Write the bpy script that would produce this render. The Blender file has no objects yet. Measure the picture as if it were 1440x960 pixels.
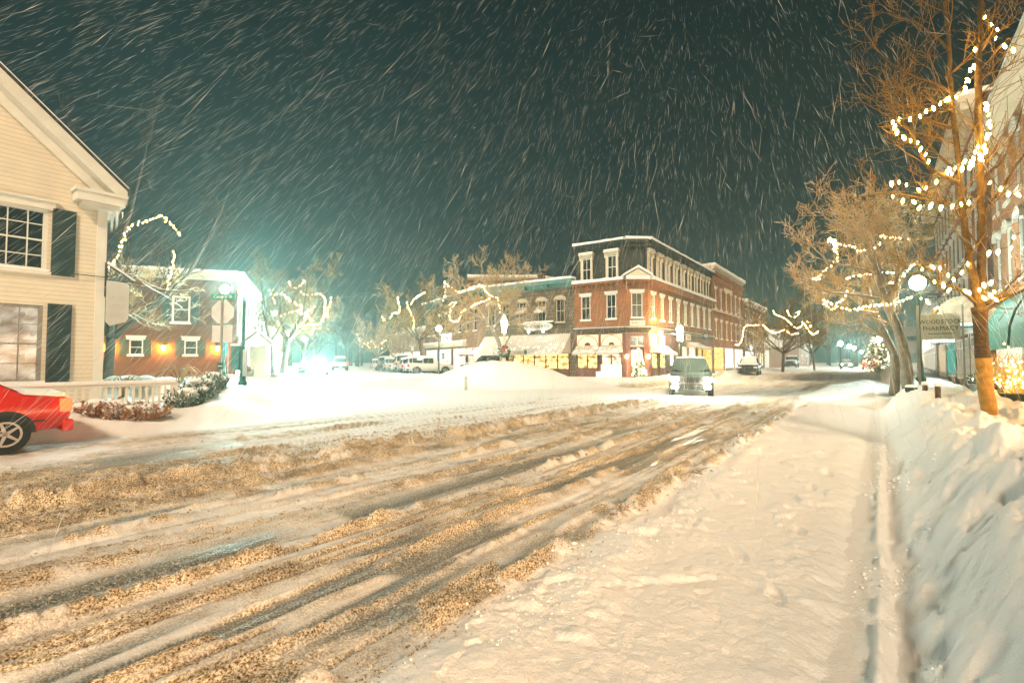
import bpy, math, random
import numpy as np
from mathutils import Vector, Matrix

random.seed(7); np.random.seed(7)
R = math.radians
SC = bpy.context.scene
COL = SC.collection
F = 707.0; CU = 720.0; HV = 508.0; CH = 1.6       # focal, centre column, horizon row, camera height
SN, CS = 0.5888, 0.8083                            # heading of the main street seen from the camera

def ST(s, l, z=0.0):
    """street frame: s along the main street, l to the left of its right kerb"""
    return Vector((SN*s - CS*l, CS*s + SN*l, z))
def PX(u, v, Y):
    return Vector(((u-CU)/F*Y, Y, CH + (HV-v)/F*Y))

# ------------------------------------------------------------------ world, camera
w = bpy.data.worlds.new("World"); SC.world = w; w.use_nodes = True
nt = w.node_tree; nt.nodes.clear()
wo = nt.nodes.new('ShaderNodeOutputWorld'); bg = nt.nodes.new('ShaderNodeBackground')
sky = nt.nodes.new('ShaderNodeTexSky'); sky.sky_type = 'NISHITA'; sky.sun_disc = False
sky.sun_elevation = R(28); sky.sun_rotation = R(150)
hsv = nt.nodes.new('ShaderNodeMixRGB'); hsv.blend_type = 'MIX'; hsv.inputs[0].default_value = 0.94
tc = nt.nodes.new('ShaderNodeTexCoord'); sx = nt.nodes.new('ShaderNodeSeparateXYZ')
cr = nt.nodes.new('ShaderNodeValToRGB')
cr.color_ramp.elements[0].position = 0.0; cr.color_ramp.elements[0].color = (0.10, 0.16, 0.14, 1)
cr.color_ramp.elements[1].position = 0.62; cr.color_ramp.elements[1].color = (0.002, 0.042, 0.037, 1)
e = cr.color_ramp.elements.new(0.22); e.color = (0.03, 0.095, 0.084, 1)
cn = nt.nodes.new('ShaderNodeTexNoise'); cn.inputs['Scale'].default_value = 2.2; cn.inputs['Detail'].default_value = 4
cm = nt.nodes.new('ShaderNodeMixRGB'); cm.blend_type = 'MULTIPLY'; cm.inputs[0].default_value = 0.5
nt.links.new(tc.outputs['Generated'], sx.inputs[0]); nt.links.new(sx.outputs['Z'], cr.inputs[0])
nt.links.new(tc.outputs['Generated'], cn.inputs['Vector'])
nt.links.new(cr.outputs[0], cm.inputs[1]); nt.links.new(cn.outputs['Fac'], cm.inputs[2])
nt.links.new(sky.outputs[0], hsv.inputs[1]); nt.links.new(cm.outputs[0], hsv.inputs[2])
nt.links.new(hsv.outputs[0], bg.inputs[0]); bg.inputs[1].default_value = 0.105
nt.links.new(bg.outputs[0], wo.inputs[0])
hsv.inputs[0].default_value = 0.985

cam = bpy.data.cameras.new('camera'); co = bpy.data.objects.new('camera', cam); COL.objects.link(co)
cam.sensor_width = 36; cam.lens = 36*F/1440; cam.clip_start = 0.05; cam.clip_end = 2000
co.location = (0, 0, CH); co.rotation_euler = (R(90+2.27), 0, 0); SC.camera = co

sd = bpy.data.lights.new('warm_fill', 'SUN'); so = bpy.data.objects.new('warm_fill', sd); COL.objects.link(so)
sd.energy = 2.05; sd.angle = R(7); sd.color = (1.0, 0.77, 0.52)  # night scene: directional warm fill added in place of lamplight from behind
so.rotation_euler = Vector((-.70*SN+.46*CS, -.70*CS-.46*SN, 0.66)).to_track_quat('Z', 'Y').to_euler()

SC.view_settings.view_transform = 'Standard'; SC.view_settings.look = 'None'
SC.view_settings.exposure = 1.15; SC.view_settings.gamma = 1.0
SC.cycles.max_bounces = 5; SC.cycles.diffuse_bounces = 2; SC.cycles.glossy_bounces = 2
SC.cycles.transmission_bounces = 3; SC.cycles.volume_bounces = 0; SC.cycles.transparent_max_bounces = 8
SC.cycles.sample_clamp_indirect = 3.0; SC.cycles.sample_clamp_direct = 0
SC.cycles.use_denoising = True
SC.cycles.caustics_reflective = False; SC.cycles.caustics_refractive = False

# ------------------------------------------------------------------ materials
MATS = {}
def mat(name, col=(.5,.5,.5), rough=.8, emit=None, es=0, metal=0, spec=.4, noise=None, bump=None, snow=None, build=None, voro=None, trans=0):
    """noise=(scale, amount): value mottling; bump=(scale, strength); snow=amount settled on upward faces"""
    if name in MATS: return MATS[name]
    m = bpy.data.materials.new(name); m.use_nodes = True; n = m.node_tree; p = n.nodes['Principled BSDF']
    p.inputs['Base Color'].default_value = (*col, 1); p.inputs['Roughness'].default_value = rough
    p.inputs['Metallic'].default_value = metal; p.inputs['Specular IOR Level'].default_value = spec
    if emit:
        p.inputs['Emission Color'].default_value = (*emit, 1); p.inputs['Emission Strength'].default_value = es
    t = n.nodes.new('ShaderNodeTexCoord'); out = None
    if build: out = build(n, t)
    if noise:
        k = n.nodes.new('ShaderNodeTexNoise'); k.inputs['Scale'].default_value = noise[0]; k.inputs['Detail'].default_value = 6
        n.links.new(t.outputs['Object'], k.inputs['Vector'])
        mr = n.nodes.new('ShaderNodeMapRange'); mr.inputs[1].default_value = .25; mr.inputs[2].default_value = .75
        mr.inputs[3].default_value = 1-noise[1]; mr.inputs[4].default_value = 1+noise[1]*.6
        n.links.new(k.outputs['Fac'], mr.inputs[0])
        mx = n.nodes.new('ShaderNodeVectorMath'); mx.operation = 'SCALE'
        if out is not None: n.links.new(out, mx.inputs[0])
        else: mx.inputs[0].default_value = col
        n.links.new(mr.outputs[0], mx.inputs['Scale']); out = mx.outputs[0]
    if snow:
        g = n.nodes.new('ShaderNodeNewGeometry'); s2 = n.nodes.new('ShaderNodeSeparateXYZ'); n.links.new(g.outputs['Normal'], s2.inputs[0])
        k = n.nodes.new('ShaderNodeTexNoise'); k.inputs['Scale'].default_value = 3.0; n.links.new(t.outputs['Object'], k.inputs['Vector'])
        a = n.nodes.new('ShaderNodeMath'); a.operation = 'ADD'; n.links.new(s2.outputs['Z'], a.inputs[0]); n.links.new(k.outputs['Fac'], a.inputs[1])
        mr = n.nodes.new('ShaderNodeMapRange'); mr.inputs[1].default_value = 1.5-snow; mr.inputs[2].default_value = 1.62-snow
        n.links.new(a.outputs[0], mr.inputs[0])
        mx = n.nodes.new('ShaderNodeMixRGB'); n.links.new(mr.outputs[0], mx.inputs[0])
        if out is not None: n.links.new(out, mx.inputs[1])
        else: mx.inputs[1].default_value = (*col, 1)
        mx.inputs[2].default_value = (.82, .84, .85, 1); out = mx.outputs[0]
    if out is not None: n.links.new(out, p.inputs['Base Color'])
    if bump:
        k = n.nodes.new('ShaderNodeTexNoise'); k.inputs['Scale'].default_value = bump[0]; k.inputs['Detail'].default_value = 5
        n.links.new(t.outputs['Object'], k.inputs['Vector'])
        b = n.nodes.new('ShaderNodeBump'); b.inputs['Strength'].default_value = bump[1]; b.inputs['Distance'].default_value = .05
        n.links.new(k.outputs['Fac'], b.inputs['Height']); n.links.new(b.outputs[0], p.inputs['Normal'])
    MATS[name] = m; return m

def wallvec(n, t):
    s = n.nodes.new('ShaderNodeSeparateXYZ'); n.links.new(t.outputs['Object'], s.inputs[0])
    a = n.nodes.new('ShaderNodeMath'); a.operation = 'ADD'; n.links.new(s.outputs['X'], a.inputs[0]); n.links.new(s.outputs['Y'], a.inputs[1])
    c = n.nodes.new('ShaderNodeCombineXYZ'); n.links.new(a.outputs[0], c.inputs['X']); n.links.new(s.outputs['Z'], c.inputs['Y'])
    return c.outputs[0]
def brickb(c1, c2, mo, sc=1.0, bw=.22, rh=.075, ms=.012):
    def f(n, t):
        v = wallvec(n, t); b = n.nodes.new('ShaderNodeTexBrick'); n.links.new(v, b.inputs['Vector'])
        b.inputs['Scale'].default_value = sc; b.inputs['Brick Width'].default_value = bw; b.inputs['Row Height'].default_value = rh
        b.inputs['Mortar Size'].default_value = ms; b.inputs['Color1'].default_value = (*c1, 1); b.inputs['Color2'].default_value = (*c2, 1)
        b.inputs['Mortar'].default_value = (*mo, 1); b.inputs['Bias'].default_value = 0.1
        return b.outputs['Color']
    return f
def boards(c, d, pitch=.12, frac=.1, axis='Y'):
    """horizontal (or vertical) boards with a dark gap"""
    def f(n, t):
        v = wallvec(n, t); s = n.nodes.new('ShaderNodeSeparateXYZ'); n.links.new(v, s.inputs[0])
        m = n.nodes.new('ShaderNodeMath'); m.operation = 'DIVIDE'; n.links.new(s.outputs[axis], m.inputs[0]); m.inputs[1].default_value = pitch
        q = n.nodes.new('ShaderNodeMath'); q.operation = 'FRACT'; n.links.new(m.outputs[0], q.inputs[0])
        g = n.nodes.new('ShaderNodeMath'); g.operation = 'LESS_THAN'; n.links.new(q.outputs[0], g.inputs[0]); g.inputs[1].default_value = frac
        x = n.nodes.new('ShaderNodeMixRGB'); n.links.new(g.outputs[0], x.inputs[0]); x.inputs[1].default_value = (*c, 1); x.inputs[2].default_value = (*d, 1)
        return x.outputs[0]
    return f
def shopglow(colA, colB, strength, sx_=2.0, sz=3.0, thr=.45):
    """lit shop interior seen through glass: bright blobs and shelves of goods; this glass gives off light"""
    key = f'shop_{colA}_{strength}_{sx_}_{thr}'
    if key in MATS: return MATS[key]
    m = bpy.data.materials.new('lit_shop_window'); m.use_nodes = True; n = m.node_tree; p = n.nodes['Principled BSDF']
    p.inputs['Base Color'].default_value = (.08, .07, .06, 1); p.inputs['Roughness'].default_value = .08
    t = n.nodes.new('ShaderNodeTexCoord'); v = wallvec(n, t)
    mp = n.nodes.new('ShaderNodeMapping'); mp.inputs['Scale'].default_value = (sx_, sz, 1); n.links.new(v, mp.inputs[0])
    vo = n.nodes.new('ShaderNodeTexVoronoi'); vo.distance = 'CHEBYCHEV'; n.links.new(mp.outputs[0], vo.inputs['Vector'])
    no = n.nodes.new('ShaderNodeTexNoise'); no.inputs['Scale'].default_value = 2.2; no.inputs['Detail'].default_value = 5; n.links.new(mp.outputs[0], no.inputs['Vector'])
    rp = n.nodes.new('ShaderNodeValToRGB'); n.links.new(no.outputs['Fac'], rp.inputs[0])
    rp.color_ramp.elements[0].position = thr-.06; rp.color_ramp.elements[0].color = (*colB, 1)
    rp.color_ramp.elements[1].position = thr+.12; rp.color_ramp.elements[1].color = (*colA, 1)
    mx = n.nodes.new('ShaderNodeMixRGB'); mx.blend_type = 'MULTIPLY'; mx.inputs[0].default_value = .9
    n.links.new(rp.outputs[0], mx.inputs[1]); bw = n.nodes.new('ShaderNodeRGBToBW'); n.links.new(vo.outputs['Color'], bw.inputs[0]); n.links.new(bw.outputs[0], mx.inputs[2])
    ad = n.nodes.new('ShaderNodeMixRGB'); ad.inputs[0].default_value = .3
    n.links.new(mx.outputs[0], ad.inputs[1]); n.links.new(rp.outputs[0], ad.inputs[2])
    n.links.new(ad.outputs[0], p.inputs['Emission Color']); p.inputs['Emission Strength'].default_value = strength
    MATS[key] = m; return m

M = lambda k: MATS[k]
mat('snow', (.79,.79,.8), .75, bump=(9, .35), spec=.2)
mat('snow_fluffy', (.79,.8,.81), .8, bump=(16, .5), noise=(2, .05), spec=.2)
mat('brick_orange', build=brickb((.3,.085,.018), (.17,.04,.009), (.3,.15,.07)), rough=.85, noise=(1.3,.25))
mat('brick_red', build=brickb((.2,.055,.025), (.12,.03,.015), (.18,.1,.06)), rough=.85, noise=(1.1,.3))
mat('brick_brown', build=brickb((.17,.08,.035), (.1,.04,.018), (.18,.11,.07)), rough=.88, noise=(.9,.3))
mat('stone', build=brickb((.19,.135,.085), (.1,.075,.05), (.06,.045,.03), bw=.62, rh=.3, ms=.03), rough=.9, noise=(1.7,.45), bump=(6,.6))
mat('clapboard', build=boards((.66,.58,.46), (.38,.33,.25), .115, .09), rough=.55, noise=(1.6,.1), bump=(.9,.1))
mat('white_siding', build=boards((.72,.7,.66), (.42,.4,.37), .12, .1), rough=.6, noise=(1.2,.1))
mat('pink_siding', build=boards((.36,.24,.19), (.2,.13,.1), .14, .1), rough=.6, noise=(1.2,.12))
mat('grey_boards', build=boards((.42,.41,.39), (.16,.15,.14), .16, .1, 'X'), rough=.8, noise=(2,.2))
mat('white_paint', (.66,.64,.58), .45, noise=(3,.08))
mat('cream_trim', (.66,.56,.42), .5, noise=(3,.14))
mat('old_trim', (.5,.4,.28), .7, noise=(4,.3))
mat('slate', build=brickb((.035,.03,.026), (.022,.02,.018), (.01,.01,.01), bw=.3, rh=.2, ms=.015), rough=.6, noise=(1,.35))
mat('grey_trim', (.22,.2,.17), .6)
mat('dark_green', (.014,.03,.028), .5, noise=(5,.3))
mat('shutter', build=boards((.03,.06,.06), (.008,.018,.018), .05, .35), rough=.5)
mat('dark_wood', (.07,.035,.02), .6, noise=(5,.3))
mat('maroon', (.16,.06,.05), .6, noise=(3,.2))
mat('glass_dark', (.016,.02,.022), .06, spec=.8)
mat('glass_frost', (.1,.09,.075), .18, spec=.6, noise=(3,.4))
mat('glass_glow', (.05,.05,.04), .1, emit=(1,.85,.6), es=1.6)
mat('iron', (.015,.018,.017), .5, noise=(9,.3))
mat('post_green', (.02,.085,.07), .42, noise=(8,.25), snow=-.1)
mat('galvanised', (.36,.34,.33), .4, metal=.6, noise=(6,.2))
mat('sign_back', (.6,.6,.6), .5, noise=(3,.15))
mat('sign_white', (.5,.49,.45), .5, noise=(3,.08))
mat('sign_green', (.01,.24,.17), .45)
mat('sign_text', (.85,.85,.85), .5)
mat('black_text', (.02,.02,.02), .5)
mat('gold', (.75,.42,.08), .4, metal=.3)
mat('awning_grey', build=boards((.55,.49,.43), (.4,.34,.29), .2, .3, 'X'), rough=.8, snow=.28)
mat('awning_maroon', (.2,.1,.09), .8, snow=.35)
mat('awning_green', (.003,.1,.065), .7, noise=(3,.3), snow=-.06)
mat('globe_cold', (.8,.9,.88), .4, emit=(.78,1,.9), es=270)
mat('globe_glare', (.8,.9,.88), .4, emit=(.66,1,.9), es=950)
mat('globe_white', (.9,.9,.85), .4, emit=(1,.82,.52), es=260)
mat('globe_warm', (.9,.8,.6), .4, emit=(1,.66,.3), es=95)
mat('globe_near', (.9,.8,.6), .4, emit=(1,.62,.27), es=330)
mat('lantern_cream', (.9,.8,.6), .4, emit=(1,.72,.4), es=45)
mat('sodium', (.9,.7,.3), .4, emit=(1,.48,.05), es=700)
mat('far_globe', (.9,.95,.9), .4, emit=(.8,1,.95), es=300)
mat('twig_dark', (.04,.028,.02), .9)
mat('bulb', (.9,.8,.6), .3, emit=(1,.58,.11), es=60)
mat('bulb_far', (.9,.8,.6), .3, emit=(1,.62,.2), es=26)
mat('wire', (.01,.03,.015), .6)
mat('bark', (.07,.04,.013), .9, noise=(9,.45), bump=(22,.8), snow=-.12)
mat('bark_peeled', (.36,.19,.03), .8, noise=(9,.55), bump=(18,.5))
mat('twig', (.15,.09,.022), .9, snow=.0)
mat('twig_snowy', (.4,.28,.14), .9, snow=.36)
mat('bark_snowy', (.26,.23,.19), .9, noise=(7,.3), bump=(14,.6), snow=.5)
mat('needle_snowy', (.05,.09,.05), .8, snow=.5, noise=(3,.4))
mat('dead_flower', (.3,.14,.06), .9, snow=.45, noise=(5,.4))
mat('paint_white', (.42,.4,.37), .3, spec=.6)
mat('paint_silver', (.26,.25,.24), .28, metal=.35)
mat('paint_dark', (.025,.028,.03), .25, spec=.7)
mat('paint_red', (.55,.02,.012), .22, spec=.7)
mat('paint_charcoal', (.075,.07,.068), .3, spec=.6)
mat('sign_board', (.3,.29,.27), .5)
mat('paint_brown', (.2,.13,.1), .3)
mat('tyre', (.015,.015,.015), .85)
mat('rim', (.4,.4,.42), .3, metal=.8)
mat('plastic_black', (.015,.015,.016), .5)
mat('head_lit', (.9,.9,.85), .2, emit=(1,.9,.66), es=600)
mat('head_off', (.55,.55,.53), .15)
mat('head_cold', (.9,.95,.95), .2, emit=(.74,1,.94), es=9000)
mat('tail_lit', (.5,.02,.01), .2, emit=(1,.04,.01), es=4)
mat('tail_off', (.3,.015,.01), .2)
mat('stripe_light', (.9,.5,.05), .3, emit=(1,.5,.03), es=5)
mat('ice', (.75,.8,.82), .12, spec=.7)
mat('concrete', (.35,.33,.3), .85, noise=(5,.2))
mat('planter_wood', (.17,.11,.07), .85, noise=(5,.3), snow=.2)
mat('sign_lit', (.8,.85,.9), .4, emit=(.85,.97,1), es=.9)
mat('sign_lit_blue', (.3,.6,.7), .4, emit=(.45,.9,1), es=.9)
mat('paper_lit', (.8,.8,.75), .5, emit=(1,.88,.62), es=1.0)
mat('curtain_grey', build=boards((.6,.58,.54), (.42,.4,.37), .19, .3, 'X'), rough=.8)
mat('sign_teal', (.03,.35,.33), .5)
mat('bow_red', (.35,.02,.015), .6, snow=.1)

# ------------------------------------------------------------------ mesh builder
class MB:
    def __init__(s): s.v = []; s.f = []
    def add(s, vs, fs):
        b = len(s.v); s.v.extend([tuple(p) for p in vs]); s.f.extend([tuple(b+i for i in f) for f in fs]); return s
    def box(s, x0, x1, y0, y1, z0, z1):
        if x0 > x1: x0, x1 = x1, x0
        if y0 > y1: y0, y1 = y1, y0
        return s.add([(x0,y0,z0),(x1,y0,z0),(x1,y1,z0),(x0,y1,z0),(x0,y0,z1),(x1,y0,z1),(x1,y1,z1),(x0,y1,z1)],
                     [(0,3,2,1),(4,5,6,7),(0,1,5,4),(1,2,6,5),(2,3,7,6),(3,0,4,7)])
    def quad(s, a, b, c, d): return s.add([a,b,c,d], [(0,1,2,3)])
    def prism(s, pts, y0, y1, ax='y'):
        """outline (x,z) extruded along y (ax='y'), or (y,z) along x"""
        n = len(pts)
        if ax == 'y': vs = [(p[0], y0, p[1]) for p in pts] + [(p[0], y1, p[1]) for p in pts]
        elif ax == 'x': vs = [(y0, p[0], p[1]) for p in pts] + [(y1, p[0], p[1]) for p in pts]
        else: vs = [(p[0], p[1], y0) for p in pts] + [(p[0], p[1], y1) for p in pts]
        return s.add(vs, [tuple(range(n))[::-1], tuple(range(n, 2*n))] + [(i, (i+1) % n, n+(i+1) % n, n+i) for i in range(n)])
    def tube(s, pts, rad, k=6, cap=True):
        pts = [Vector(p) for p in pts]; n = len(pts)
        if isinstance(rad, (int, float)): rad = [rad]*n
        b = len(s.v); ref = None
        for i, p in enumerate(pts):
            t = (pts[min(i+1, n-1)] - pts[max(i-1, 0)]);
            if t.length < 1e-9: t = Vector((0,0,1))
            t.normalize()
            if ref is None: ref = Vector((1,0,0)) if abs(t.x) < .8 else Vector((0,1,0))
            a = t.cross(ref)
            if a.length < 1e-4: a = t.cross(Vector((0,1,.3)))
            a.normalize(); c = t.cross(a); ref = c.cross(t) if False else ref
            for j in range(k):
                q = 2*math.pi*j/k; s.v.append(tuple(p + (a*math.cos(q) + c*math.sin(q))*rad[i]))
        for i in range(n-1):
            for j in range(k):
                s.f.append((b+i*k+j, b+i*k+(j+1) % k, b+(i+1)*k+(j+1) % k, b+(i+1)*k+j))
        if cap:
            s.f.append(tuple(b+j for j in range(k))[::-1]); s.f.append(tuple(b+(n-1)*k+j for j in range(k)))
        return s
    def lathe(s, prof, c=(0,0,0), k=12):
        """profile [(r,z)...] turned round z"""
        b = len(s.v); n = len(prof)
        for r, z in prof:
            for j in range(k):
                q = 2*math.pi*j/k; s.v.append((c[0]+r*math.cos(q), c[1]+r*math.sin(q), c[2]+z))
        for i in range(n-1):
            for j in range(k): s.f.append((b+i*k+j, b+i*k+(j+1) % k, b+(i+1)*k+(j+1) % k, b+(i+1)*k+j))
        s.f.append(tuple(b+j for j in range(k))[::-1]); s.f.append(tuple(b+(n-1)*k+j for j in range(k)))
        return s
    def ball(s, c, r, k=10, sq=(1,1,1), lump=0):
        b = len(s.v); m = max(4, k//2+1)
        for i in range(m+1):
            th = math.pi*i/m
            for j in range(k):
                q = 2*math.pi*j/k; e = 1+lump*(random.random()-.5)
                s.v.append((c[0]+r*sq[0]*e*math.sin(th)*math.cos(q), c[1]+r*sq[1]*e*math.sin(th)*math.sin(q), c[2]+r*sq[2]*e*math.cos(th)))
        for i in range(m):
            for j in range(k): s.f.append((b+i*k+j, b+(i+1)*k+j, b+(i+1)*k+(j+1) % k, b+i*k+(j+1) % k))
        return s
    def mesh(s, name, m, smooth=False):
        me = bpy.data.meshes.new(name); me.from_pydata(s.v, [], s.f); me.materials.append(m if not isinstance(m, str) else MATS[m])
        if smooth: me.polygons.foreach_set('use_smooth', [True]*len(me.polygons))
        me.update(); return me
    def obj(s, name, m, parent=None, smooth=False, loc=None, bevel=0):
        o = bpy.data.objects.new(name, s.mesh(name, m, smooth)); COL.objects.link(o)
        if parent: o.parent = parent
        if loc is not None: o.location = loc
        if bevel:
            bv = o.modifiers.new('bevel', 'BEVEL'); bv.width = bevel; bv.segments = 2; bv.limit_method = 'ANGLE'
        return o

def inst(me, name, parent=None, loc=(0,0,0), rot=(0,0,0), sc=(1,1,1)):
    o = bpy.data.objects.new(name, me); COL.objects.link(o); o.location = loc; o.rotation_euler = rot; o.scale = sc
    if parent: o.parent = parent
    return o
def tag(o, label, cat, group=None, kind=None):
    if kind: o['kind'] = kind
    if label: o['label'] = label
    if cat: o['category'] = cat
    if group: o['group'] = group
    return o
def thing(name, label, cat, loc=(0,0,0), rz=0, group=None):
    o = bpy.data.objects.new(name, None); COL.objects.link(o); o.location = loc; o.rotation_euler = (0,0,rz); o.empty_display_size = .2
    return tag(o, label, cat, group)
def facing(dx, dy):
    """rotation that turns local +X to the direction (dx, dy)"""
    return math.atan2(dy, dx)
def text(name, s, size, m, parent, loc, rot=(math.pi/2, 0, 0), ext=.004, align='CENTER', sx=1.0):
    cu = bpy.data.curves.new(name, 'FONT'); cu.body = s; cu.size = size; cu.extrude = ext; cu.align_x = align; cu.align_y = 'CENTER'; cu.resolution_u = 2
    t = bpy.data.objects.new(name, cu); COL.objects.link(t); bpy.context.view_layer.update()
    me = bpy.data.meshes.new_from_object(t.evaluated_get(bpy.context.evaluated_depsgraph_get())); COL.objects.unlink(t); bpy.data.objects.remove(t)
    me.materials.clear(); me.materials.append(MATS[m])
    return inst(me, name, parent, loc, rot, (sx, 1, 1))

# ------------------------------------------------------------------ noise
def _h(ix, iy, seed):
    n = (ix.astype(np.int64)*374761393 + iy.astype(np.int64)*668265263 + seed*974634777) & 0x7fffffff
    n = ((n ^ (n >> 13))*1274126177) & 0x7fffffff
    return ((n ^ (n >> 16)) & 0xffff)/65535.0
def vn(x, y, seed=0):
    ix = np.floor(x); iy = np.floor(y); fx = x-ix; fy = y-iy
    fx = fx*fx*fx*(fx*(fx*6-15)+10); fy = fy*fy*fy*(fy*(fy*6-15)+10)
    a = _h(ix, iy, seed); b = _h(ix+1, iy, seed); c = _h(ix, iy+1, seed); d = _h(ix+1, iy+1, seed)
    return (a*(1-fx)+b*fx)*(1-fy) + (c*(1-fx)+d*fx)*fy
def fbm(x, y, oct=4, seed=0, gain=.5):
    t = 0; a = 1; tot = 0
    for i in range(oct):
        t = t + a*vn(x, y, seed+i*17); tot += a; a *= gain; x, y = x*2.03+1.7*y*.13+13.1, y*2.03-x*.13+7.7
    return t/tot
def ss(a, b, x):
    t = np.clip((x-a)/(b-a), 0, 1); return t*t*(3-2*t)
NS1, NS2, NS3, HAZE = 2600, 18000, 7000, .0024
# ------------------------------------------------------------------ terrain
EX, EY = -0.3624, 0.932           # heading of the side street on the left
def bump_(x, y, cx, cy, rx, ry, rot=0, p=2):
    c, s_ = math.cos(rot), math.sin(rot)
    u = ((x-cx)*c + (y-cy)*s_)/rx; v = (-(x-cx)*s_ + (y-cy)*c)/ry
    d = np.sqrt(u*u+v*v); return 1-ss(0.15, 1.0, d)
def gauss(x, w): return np.exp(-(x/w)**2)
BUSHB = []
def terrain(x, y):
    s = SN*x + CS*y; l = -CS*x + SN*y
    r = np.sqrt(x*x+y*y)
    n1 = fbm(x*.9, y*.9, 4, 3); n2 = fbm(x*3.3, y*3.3, 4, 5); nbig = fbm(x*.23, y*.23, 3, 9)
    near = 1-ss(14, 30, r)
    # streaks that run with the traffic
    warp = (fbm(s*.25, l*.25, 3, 71)-.5)*.9
    lw = l + warp*ss(2.5, 6, l)
    st1 = fbm(s*.28, lw*3.2, 4, 21); st2 = fbm(s*.6, lw*9.0, 3, 22)
    grain = fbm(x*26, y*26, 2, 31, .6); grain2 = fbm(x*11, y*11, 3, 32, .6)
    # ---- road dirt
    edge = 1.93 + .25*(fbm(s*.8, l*0+3, 3, 41)-.5) + .02*s
    slush = ss(edge-.08, edge+.18, l)*(1-ss(7.0, 9.5, l + .25*(s-6)*0))
    dirt = slush*(.55 + 1.1*(st1-.5) + .5*(st2-.5))
    # brown churned patch on the left, fading with distance
    churn = ss(6.7, 7.6, l)*(1-ss(9.8, 11.0, l))*(1-ss(2.6, 6.5, s))
    dirt = np.maximum(dirt, churn*(.85+.5*(st1-.5)))
    tr2 = ss(10.9, 11.4, l)*(1-ss(12.2, 12.8, l))*(1-ss(5, 13, s))
    dirt = np.maximum(dirt, tr2*(.55+.9*(st1-.5)))
    # main street beyond the junction: brownish packed tracks
    far = ss(17, 30, s)*ss(3.0, 4.2, l)*(1-ss(10.2, 11.5, l))
    dirt = np.maximum(dirt, far*(.42+1.3*(st1-.5)))
    # middle distance: whiter, thin tracks only
    mid = ss(9, 15, s)*(1-ss(21, 30, s)); dirt = dirt*(1-.5*mid*ss(5, 8, l))
    leftst = ss(17, 22, y)*(1-ss(70, 90, y))*gauss(x + 8.0 + (y-22)*.38, 3.2)*ss(12, 14, l)
    dirt = np.maximum(dirt, leftst*(.3+1.2*(st1-.5)))
    thin = ss(.62, .7, st2)*ss(8, 10, l)*.35; dirt = np.maximum(dirt, thin*near)
    dirt = np.clip(dirt, 0, 1)
    rut = ss(.60, .68, fbm(s*.13+3, lw*7.5, 3, 24, .6))*ss(.35,.55,fbm(s*.5, lw*1.3, 3, 25)); rut2 = ss(.63, .7, fbm(s*.2, lw*15, 2, 26, .6))
    dirt = np.clip(dirt*.74 + (rut*.55+rut2*.3)*ss(2.0,2.4,l)*(1-ss(11,13,l))*(1-ss(16,26,s)), 0, 1)
    wet = ss(.61, .72, fbm(s*.35, lw*2.4, 3, 51))*slush*(1-ss(10, 16, s))*.9
    wet = np.maximum(wet, gauss(lw-4.45, .22)*(1-ss(7.5, 11, s))*ss(.3,.42,fbm(s*.7, l*.7, 3, 52)))
    wet = np.maximum(wet, churn*ss(.55,.7,fbm(s*.9, l*1.7, 3, 53))*.9)
    wet = np.maximum(wet, gauss(l-14.0+.2*s, 1.0)*(1-ss(-1.5,.8,s))*.9*0)
    # ---- road height
    h = .02*n1 + .03
    h = h + slush*(.055*(st1-.5) + .03*(st2-.5))*1.3
    ru = (grain-.45)*.026 + (grain2-.5)*.04
    gm = .2+1.05*ss(.36,.62,fbm(s*.45, lw*1.9, 3, 27)); ru = ru*gm
    h = h + ru*(dirt*.9+.08)*near + ru*.25*churn
    h = h - wet*.02 - (rut*.045+rut2*.02)*ss(1.9,2.3,l)*(1-ss(11,13,l))*near
    def ridge(l0, w, hh, seed, thr=.42):
        ll = l0 + .22*(fbm(s*.45, s*0+seed, 3, seed)-.5)
        m = ss(thr-.06, thr+.1, fbm(s*1.1, s*0+seed*1.3, 4, seed+1))
        lump = .45 + 1.1*fbm(s*7, l*7, 3, seed+2)
        return gauss(l-ll, w)*hh*m*lump*1.25
    rid = ridge(2.1, .10, .075, 60, .33) + ridge(2.35, .07, .04, 160, .45) + ridge(4.05, .07, .06, 61, .4) + ridge(4.9, .08, .05, 62, .45) \
        + ridge(3.1, .06, .04, 67, .5) + ridge(5.7, .07, .05, 68, .45) \
        + ridge(7.25, .17, .12, 63, .3) + ridge(6.55, .09, .05, 64, .42) + ridge(8.9, .08, .035, 65, .5) + ridge(10.6, .09, .035, 66, .5)
    rid = rid*1.25 + ridge(2.72, .05, .035, 261, .5) + ridge(3.6, .055, .045, 262, .48) + ridge(5.25, .05, .04, 263, .5) + ridge(6.1, .06, .045, 264, .5) + ridge(7.85, .1, .06, 265, .42) + ridge(8.35, .06, .04, 266, .5) + ridge(9.6, .07, .04, 267, .5) + ridge(7.05, .06, .07, 268, .35)
    rid = rid*(1-ss(15, 26, s))
    h = h + rid; dirt = np.clip(dirt + np.clip(rid*9, 0, .75)*ss(.36,.55,n2), 0, 1)
    wet = wet*(1-np.clip(rid*22, 0, 1))
    # clean snow strip by the kerb: soft lumps, crust, footprints
    clean = (1-ss(edge-.1, edge+.1, l))*ss(.1, .5, l)
    lump1 = np.abs(fbm(x*1.6, y*1.6, 4, 81)-.5)
    h = h + clean*(.045*(fbm(x*1.3, y*1.3, 3, 82)) + .05*ss(.03,.0,lump1)*0 + .03*(fbm(x*6, y*6, 4, 83)-.5) + .05*ss(.56,.66,fbm(x*2.1,y*2.1,4,85))*(fbm(x*5,y*5,3,86)) + .012*(fbm(x*22, y*22, 2, 87)-.5))
    berm = gauss(l-edge+.32, .22)*.05*ss(.35,.6,fbm(s*.8,l*.5,3,84)); h = h + berm
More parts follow.
